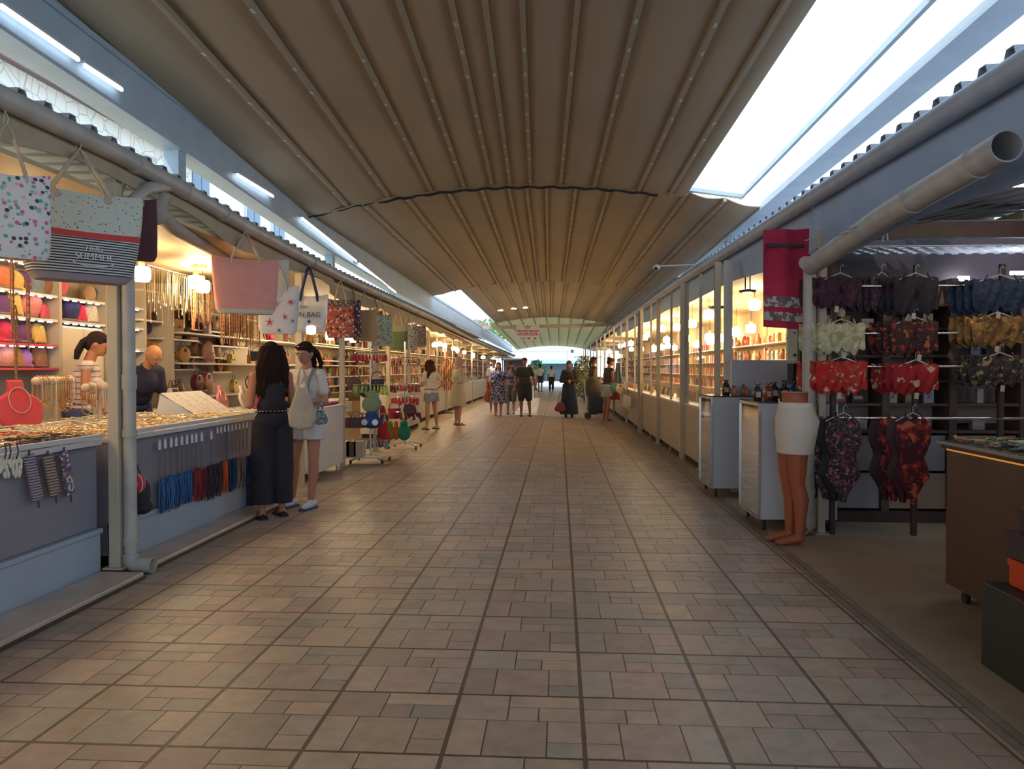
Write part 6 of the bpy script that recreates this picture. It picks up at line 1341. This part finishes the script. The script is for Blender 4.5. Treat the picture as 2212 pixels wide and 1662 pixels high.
        if kind == 'polo':
            c = MB(); c.tube([(.068 * math.cos(a), .018 + .06 * math.sin(a), 1.435 - .012 * math.sin(a)) for a in np.linspace(-.2, PI + .2, 14)], .012, 8); c.prism([(-.006, 1.30), (.05, 1.43), (.075, 1.42), (.012, 1.29)], .006, -.118); c.tr(up).build('collar', mt, r, local=True)
    if bottom:
        kind, mt, zl = bottom; m = MB(); g = .018
        m.ell((0, .005, .96), (.16 * fat + g, .115 * fat + g, .12))
        if kind in ('trousers', 'shorts', 'wide'):
            for q in 'LR':
                hp_, kn, an = G['hip' + q], G['kn' + q], G['an' + q]; fl_ = {'trousers': 0, 'shorts': .012, 'wide': .03}[kind]
                def at_z(z):
                    return hp_.lerp(kn, (hp_.z - z) / (hp_.z - kn.z)) if z > kn.z else kn.lerp(an, (kn.z - z) / (kn.z - an.z))
                if zl >= kn.z: m.tube([hp_ + V3((0, 0, .05)), hp_ + V3((0, 0, -.06)), at_z((hp_.z + zl) / 2), at_z(zl)], [.09 * fat + g, .098 * fat + g, .09 * fat + g + fl_, .082 * fat + g + fl_], 16)
                else: m.tube([hp_ + V3((0, 0, .05)), hp_ + V3((0, 0, -.06)), at_z(.7), kn, at_z((kn.z + zl) / 2), at_z(zl)], [.09 * fat + g, .096 * fat + g, .085 * fat + g + fl_ * .4, .066 + g + fl_, .06 + g + fl_, .055 + g + fl_ * 1.1], 16)
        else:      # skirt or dress: flared loft
            w0, w1 = {'skirt': (.175, .20), 'dress': (.17, .27), 'gown': (.17, .25), 'coat': (.175, .235)}[kind]; k = 9; pr = []; n = 40; vs = []
            zt = 1.02
            for i in range(k + 1):
                t = i / k; z = zt + (zl - zt) * t; w_ = (w0 + (w1 - w0) * min(1, t * 1.2)) * fat ** .6
                for j in range(n): a = 2 * PI * j / n; f = 1 + .05 * t * math.sin(j * 2 * PI * 7 / n) ; vs.append((w_ * f * math.cos(a), w_ * .78 * f * math.sin(a) + .005, z))
            m = MB(); m.add(vs, [(i * n + j, i * n + (j + 1) % n, (i + 1) * n + (j + 1) % n, (i + 1) * n + j) for i in range(k) for j in range(n)])
            m.tr(lo).build(kind, mt, r, thick=.012, local=True); m = None
        if m: m.tr(lo); cloth({'wide': 'wide_trousers'}.get(kind, kind), m, mt)
    if shoes:
        kind, mt = shoes
        for q in 'LR':
            an = G['an' + q]; m = MB()
            if kind == 'sneaker':
                m.rc(an + V3((0, .02, -.03)), an + V3((0, -.02, -.035)), .046, .046); m.rc(an + V3((0, -.02, -.045)), an + V3((0, -.12, -.055)), .044, .034); m.tr(lo); sh_ = m.build('shoe', mt, r, vox=.008, sm=1, local=True)
                MB().box(an + V3((0, -.045, -.080)), (.088, .24, .022)).tr(lo).build('sole', M('sole_navy', (.03, .07, .14), .6), sh_, bevel=.008, local=True)
            else:
                m.box(an + V3((0, -.05, -.083)), (.088, .25, .018)); m.tube([an + V3((-.045, -.09, -.07)), an + V3((0, -.09, -.03)), an + V3((.045, -.09, -.07))], .014, 6); m.tube([an + V3((-.04, .01, -.07)), an + V3((0, .055, -.045)), an + V3((.04, .01, -.07))], .016, 6)
                m.tr(lo).build('sandal', mt, r, local=True, bevel=.004)
    if extra: extra(r, up, hd, lo, s)
    return r
blackc = M('black_cloth', (.018, .015, .022), .85, noise=.1); whitec = M('white_cloth', (.62, .58, .54), .85, bump=.3, bs=40); hairc = (.026, .011, .008)
f = P(590, 1118, Z=0)
def ex_black(r, up, hd, lo, s):
    MB().tube([(.150 * math.cos(a), .118 * math.sin(a), 1.045) for a in np.linspace(0, 2 * PI, 30)][:-1], .012, 8, closed=True).tr(up).build('belt', M('belt_black', (.01, .01, .01), .4), r, local=True)
    m = MB()
    for k in range(26): a = 2 * PI * k / 26; m.ell((.160 * math.cos(a), .128 * math.sin(a), 1.045), (.007, .007, .009), 6, 5)
    m.tr(up).build('belt_studs', chrome, r, local=True)
person('woman with long wavy hair in strapless black top and wide black trousers, back turned', (f.x, f.y, 0), -2.45, 1.665, lean=.06, hy=.15, hp=.15, near=True, vox=.007,
       arms={'elL': (.215, .0, 1.11), 'wrL': (.135, -.22, 1.16), 'elR': (-.22, -.03, 1.12), 'wrR': (-.13, -.24, 1.15)}, sk=(.46, .19, .09), top=('strapless', blackc), bottom=('wide', blackc, .14), hair=('long', hairc), shoes=('sandal', M('black_shoe', (.012, .012, .015), .6)), extra=ex_black,
       legs={'anL': (.12, .03, .09), 'anR': (-.10, -.03, .09)})
g_ = P(663, 1098, Z=0)
def ex_white(r, up, hd, lo, s):
    MB().tube([(-.065, -.055, 1.69), (-.03, -.075, 1.705), (.03, -.075, 1.705), (.065, -.055, 1.69)], .009, 6).ell((-.035, -.07, 1.70), (.028, .012, .016)).ell((.035, -.07, 1.70), (.028, .012, .016)).tr(hd).build('sunglasses', M('sunglass_black', (.01, .01, .012), .15), r, local=True)
    MB().tube([(.125, -.115, 1.08), (.115, -.145, 1.2), (.12, -.135, 1.32), (.125, -.06, 1.445), (.125, .06, 1.42), (.12, .125, 1.25)], .015, 6).tr(up).build('bag_strap', M('grey_green_strap', (.20, .24, .20), .7), r, local=True)
    MB().tube([(.045 * math.cos(a), -.055 + .02 * math.sin(a), 1.44 - .06 * abs(math.sin(a))) for a in np.linspace(-PI, 0, 10)], .002, 4).tr(up).build('necklace', g4, r, local=True)
person('woman in white shirt and shorts with sunglasses on her head, looking down', (g_.x, g_.y, 0), -.30, 1.68, lean=-.02, hy=.05, hp=.30, near=True, vox=.007,
       arms={'elL': (.235, -.01, 1.12), 'wrL': (.06, -.22, 1.10), 'elR': (-.22, -.02, 1.12), 'wrR': (-.10, -.25, 1.12)}, sk=(.46, .21, .13), top=('polo', whitec), bottom=('shorts', M('white_shorts', (.60, .58, .56), .85, bump=.3, bs=50), .72), hair=('tied', hairc), shoes=('sneaker', M('white_sneaker', (.55, .58, .66), .6)), extra=ex_white,
       legs={'knR': (-.13, -.03, .50), 'anR': (-.20, .02, .09), 'anL': (.06, -.01, .09)})
# hobo bag on the shoulder of the woman in black
def hobo(label, c, w, h, rz, mt, name='shoulder_bag', strap_top=.28):
    r = empty(name, c, label, 'bag', rz=rz); m = MB(); pr = [(-.14, .0), (-.26, -.25), (-.46, -.62), (-.42, -.9), (-.1, -1), (.34, -.94), (.5, -.72), (.30, -.30), (.16, 0), (0, -.10)]
    m.prism([(a * w, b * h) for a, b in pr], .07); m.build('bag_body', mt, r, local=True, bevel=.025, sub=0)
    MB().tube([(-.14 * w, 0, 0), (-.10 * w, 0, strap_top * .6), (0, 0, strap_top), (.10 * w, 0, strap_top * .6), (.15 * w, 0, 0)], .011, 6).build('strap', mt, r, local=True); return r
hobo('slouchy cream shoulder bag worn by the woman in black', P(652, 832, Y=6.86), .27, .42, .3, M('cream_leather', (.44, .37, .27), .6, noise=.15, ns=6), strap_top=.17)
hobo('small pale blue patterned bag held by the woman in the white shirt', P(692, 885, Y=7.35), .15, .15, .1, MP('blue_pattern_bag', (.22, .34, .38), [(.04, .06, .10), (.45, .5, .5)], 22, kind='edge', thr=.06), strap_top=.09)
# sellers
stripev = MP('striped_vest', (.66, .58, .50), [(.40, .10, .08)], 18, kind='wave', thr=.22)
p = P(168, 800, X=-4.80); person('dark-haired seller in a white and red striped vest leaning over the left counter', (p.x, p.y, 0), 2.0, 1.80, lean=.22, hp=.25, vox=.009, arms={'elL': (.21, -.06, 1.13), 'wrL': (.16, -.25, 1.0), 'elR': (-.21, -.05, 1.12), 'wrR': (-.14, -.27, 1.0)}, sk=(.46, .19, .09), top=('tank', stripev), bottom=('trousers', M('jeans', (.05, .07, .14), .8), .1), hair=('tied', (.03, .018, .02)))
p = P(283, 800, X=-4.85); person('bald seller in navy bending over the counter, half hidden by the downpipe', (p.x, p.y, 0), 1.15, 1.80, lean=.55, hp=.2, vox=.010, female=False, fat=1.25, arms={'elL': (.24, -.12, 1.10), 'wrL': (.18, -.30, .98), 'elR': (-.24, -.10, 1.10), 'wrR': (-.16, -.3, .98)}, sk=(.50, .22, .11), top=('tee', M('navy_tee', (.025, .022, .05), .85)), bottom=('trousers', MATS['jeans'], .1))
def at(px, py): p = P(px, py, Z=0); return (p.x, p.y, 0)
# girl with denim skirt
person('young woman in loose white shirt and denim skirt, long brown hair, at a left counter', at(932, 928), -2.3, 1.62, lean=.05, hp=.3, hy=.3, vox=.012, arms={'elR': (-.33, .10, 1.14), 'wrR': (-.19, -.02, 1.0), 'elL': (.24, -.08, 1.12), 'wrL': (.16, -.28, 1.05)}, sk=(.50, .26, .18), top=('loose', whitec), bottom=('skirt', M('denim', (.22, .26, .34), .85, noise=.2, ns=10), .70), hair=('long', (.07, .025, .015)), shoes=('sneaker', whitec),
       legs={'knL': (.12, -.01, .5), 'anL': (.16, .02, .09), 'knR': (-.12, -.01, .5), 'anR': (-.16, .02, .09)})
person('woman in a long cream coat and pinkish headscarf standing at the left stalls', at(990, 919), 2.1, 1.70, lean=.0, hp=.2, vox=.013, fat=1.15, arms={'elL': (.23, .02, 1.12), 'wrL': (.10, -.25, 1.16), 'elR': (-.23, -.02, 1.12), 'wrR': (-.10, -.25, 1.16)}, sk=(.5, .27, .2), top=('robe', M('cream_coat', (.52, .48, .38), .85)), bottom=('coat', MATS['cream_coat'], .50), hair=('hijab', (.50, .36, .34)), shoes=('sandal', M('tan_shoe', (.2, .09, .06))))
person('woman in a blue dress with a white net-like print walking towards the camera', at(1077, 899), .0, 1.60, vox=.014, fat=1.2, sk=(.36, .15, .09), top=('tee', MP('blue_net', (.025, .035, .16), [(.50, .48, .50)], 9, kind='edge', thr=.045)), bottom=('dress', MATS['blue_net'], .42), hair=('tied', (.04, .02, .015)), shoes=('sandal', M('pale_shoe', (.4, .33, .3))), arms={'wrL': (.25, -.12, .92), 'elR': (-.27, .02, 1.12)}, legs={'anL': (.08, -.12, .10), 'knL': (.09, -.08, .5)})
person('man in a cap and white T-shirt walking behind the woman in the blue dress', (-2.15, 25.2, 0), .1, 1.72, vox=.016, female=False, sk=(.34, .14, .09), top=('tee', whitec), bottom=('shorts', M('dark_shorts', (.05, .04, .04), .8), .5), hair=('short', (.06, .03, .03)), extra=lambda r, up, hd, lo, s: MB().ell((0, .01, 1.69), (.092, .105, .05)).ell((0, -.11, 1.675), (.06, .06, .012)).tr(hd).build('cap', M('brown_cap', (.09, .05, .05), .8), r, local=True))
person('man in a black T-shirt and black shorts walking towards the camera', at(1133, 900), .08, 1.74, vox=.014, female=False, fat=1.2, sk=(.26, .11, .07), top=('tee', M('charcoal_tee', (.03, .03, .035), .85)), bottom=('shorts', M('black_shorts', (.022, .022, .026), .85), .46), hair=('short', (.06, .05, .035)), shoes=('sandal', M('brown_sandal', (.06, .035, .03))), arms={'elL': (.29, .02, 1.12), 'wrL': (.33, -.06, .88), 'elR': (-.28, .02, 1.12), 'wrR': (-.30, -.05, .88)}, legs={'anL': (.16, .0, .09), 'knL': (.13, -.02, .5)})
person('woman in a dark floral tunic walking beside the man in black', (-1.50, 23.9, 0), .1, 1.62, vox=.015, fat=1.15, sk=(.24, .11, .08), top=('loose', MP('dark_floral_tunic', (.05, .04, .05), [(.18, .05, .09), (.06, .08, .05)], 12)), bottom=('shorts', M('olive_shorts', (.04, .045, .03), .8), .42), hair=('tied', (.05, .03, .02)), shoes=('sandal', MATS['brown_sandal']))
person('grey-haired person in a white shirt and beige shorts far down the walkway', (-1.35, 40, 0), 2.9, 1.62, vox=.018, sk=(.42, .26, .2), top=('tee', whitec), bottom=('shorts', M('beige_shorts', (.38, .30, .2), .8), .55), hair=('short', (.5, .45, .42)), shoes=('sneaker', whitec))
person('person in a white T-shirt and navy shorts walking away far down', at(1167, 846), 2.9, 1.70, vox=.02, female=False, sk=(.30, .15, .1), top=('tee', M('bright_tee', (.72, .72, .74), .8)), bottom=('shorts', M('navy_shorts', (.03, .04, .13), .8), .55), hair=('short', (.04, .03, .03)), shoes=('sandal', blk))
person('person in a white T-shirt and black trousers walking away far down', at(1191, 846), 3.2, 1.60, vox=.02, female=False, sk=(.28, .14, .1), top=('tee', MATS['bright_tee']), bottom=('trousers', M('dark_trousers', (.02, .025, .03), .8), .1), hair=('short', (.03, .03, .03)), shoes=('sandal', blk))
person('woman in a dark headscarf, black top and long navy skirt, holding a phone', at(1229, 902), .0, 1.64, vox=.013, fat=1.15, hp=.25, arms={'elL': (.24, .0, 1.10), 'wrL': (.06, -.22, 1.10), 'elR': (-.24, .0, 1.12), 'wrR': (-.04, -.22, 1.08)}, sk=(.36, .17, .13), top=('robe', M('black_tunic', (.03, .025, .028), .85)), bottom=('gown', M('navy_skirt', (.015, .03, .055), .85), .10), hair=('hijab', (.12, .08, .09)), shoes=('sneaker', blk))
tag(MB().box((P(1229, 902, Z=0).x + .03, 21.82, 1.055), (.16, .09, .012)).build('mobile_phone', blk, bevel=.003), 'phone in the hands of the woman in the dark headscarf', 'phone')
hobo('burgundy handbag hanging from the arm of the woman in the dark headscarf', P(1210, 868, Y=22.0), .36, .30, .1, M('burgundy_leather', (.16, .015, .04), .5), strap_top=.30)
hobo('rust red shoulder bag of the woman in the blue dress', P(1055, 838, Y=22.9), .30, .45, .2, M('rust_leather', (.35, .08, .03), .6), strap_top=.25)
person('person in a dark brown tank top at the right stalls behind the cart', (1.02, 24.0, 0), 1.9, 1.78, vox=.015, lean=.12, sk=(.24, .10, .06), top=('tank', M('brown_tank', (.08, .05, .04), .85)), bottom=('trousers', M('brown_trousers', (.07, .045, .035), .85), .1), hair=('tied', (.05, .02, .02)), shoes=('sandal', blk), female=False)
person('woman in a dark sleeveless top and pale grey shorts facing the right stalls', at(1310, 910), 2.0, 1.72, vox=.013, lean=.16, hp=.2, sk=(.34, .16, .11), top=('tank', M('dark_brown_top', (.06, .04, .035), .85)), bottom=('shorts', M('grey_shorts', (.38, .42, .40), .85), .66), hair=('bun', (.08, .03, .025)), shoes=('sandal', M('pink_sandal', (.55, .25, .28))), arms={'elR': (-.23, -.05, 1.12), 'wrR': (-.18, -.15, .86), 'elL': (.22, -.1, 1.12), 'wrL': (.15, -.25, .95)})
# cart with jacket
b = P(1281, 905, Z=0); r = empty('trolley', b, 'two-wheeled trolley with a dark box and a brown jacket thrown over it', 'trolley')
MB().bb((b.x - .12, b.y - .18, .16), (b.x + .28, b.y + .2, .62)).build('box', M('dark_teal_box', (.015, .03, .045), .6), r, smooth=False, bevel=.01)
MB().ell((b.x + .05, b.y, .82), (.26, .24, .32)).ell((b.x + .0, b.y - .02, 1.02), (.2, .16, .18)).build('jacket', M('brown_jacket', (.10, .08, .06), .85, noise=.2), r, vox=.02, sm=2)
for d in (-.2, .2): MB().tube([(b.x - .18, b.y + d, .09), (b.x - .22, b.y + d, .6), (b.x - .26, b.y + d, 1.15)], .012, 6).build('handle_bar', steel, r); MB().cyl((b.x - .15, b.y + d - .015, .09), (b.x - .15, b.y + d + .015, .09), .09).build('wheel', blk, r)
# clothes hanging at right stall corner
for k, (px, py, Y, c, lb) in enumerate(((1335, 800, 20.6, (.16, .18, .17), 'dark grey scarf hanging at the corner of the right stalls'), (1328, 820, 20.8, (.5, .08, .06), 'red clothes hanging behind the dark grey scarf'))):
    p = P(px, py, Y=Y); tag(MB().grid(lambda u, v: (p.x + (u - .5) * (.08 + .2 * v), Y + .03 * math.sin(u * 12), p.z + .2 - .75 * v), 10, 12).build('hanging_scarf', M('hscarf%d' % k, c, .9), thick=.012), lb, 'scarf')
for k, (px, py, c, lb) in enumerate(((1329, 836, 'teal', 'teal round bag hanging under the dark grey scarf'), (1339, 838, 'cream', 'cream round bag hanging beside the teal one'))): p = P(px, py + 12, Y=20.3); bags[1].put(p, .2, 1.0, lb, None, BC[c])
# drop cloth fringe on right counter
m = MB(); rn = random.Random(2)
for k in range(60):
    y = rn.uniform(17.5, 19.4); z = rn.uniform(.45, .62); m.tube([(1.64, y, .78), (1.63, y, z + .1), (1.62, y + .02, z)], .008, 4)
tag(m.build('key_cord_fringe', bw), 'pale fringe of cords hanging on a right counter front', 'fringe', kind='stuff')
# more necklaces hanging inside first right stalls
tag(MB().cyl((2.6, 12.5, 1.725), (2.6, 16.9, 1.725), .006).cyl((2.6, 12.5, 1.725), (2.6, 12.5, 2.84), .004).cyl((2.6, 16.9, 1.725), (2.6, 16.9, 2.84), .004).build('necklace_rail', chrome), 'thin hung rail of gold chains in the first glass-fronted right stalls', 'rail')
for k in range(24):
    Y = 12.6 + k * .18; necks[k % 3].put((2.6, Y, 1.72), -PI / 2, 1.2, 'gold chain hanging in the first glass-fronted right stalls', 'chains in the right stalls')
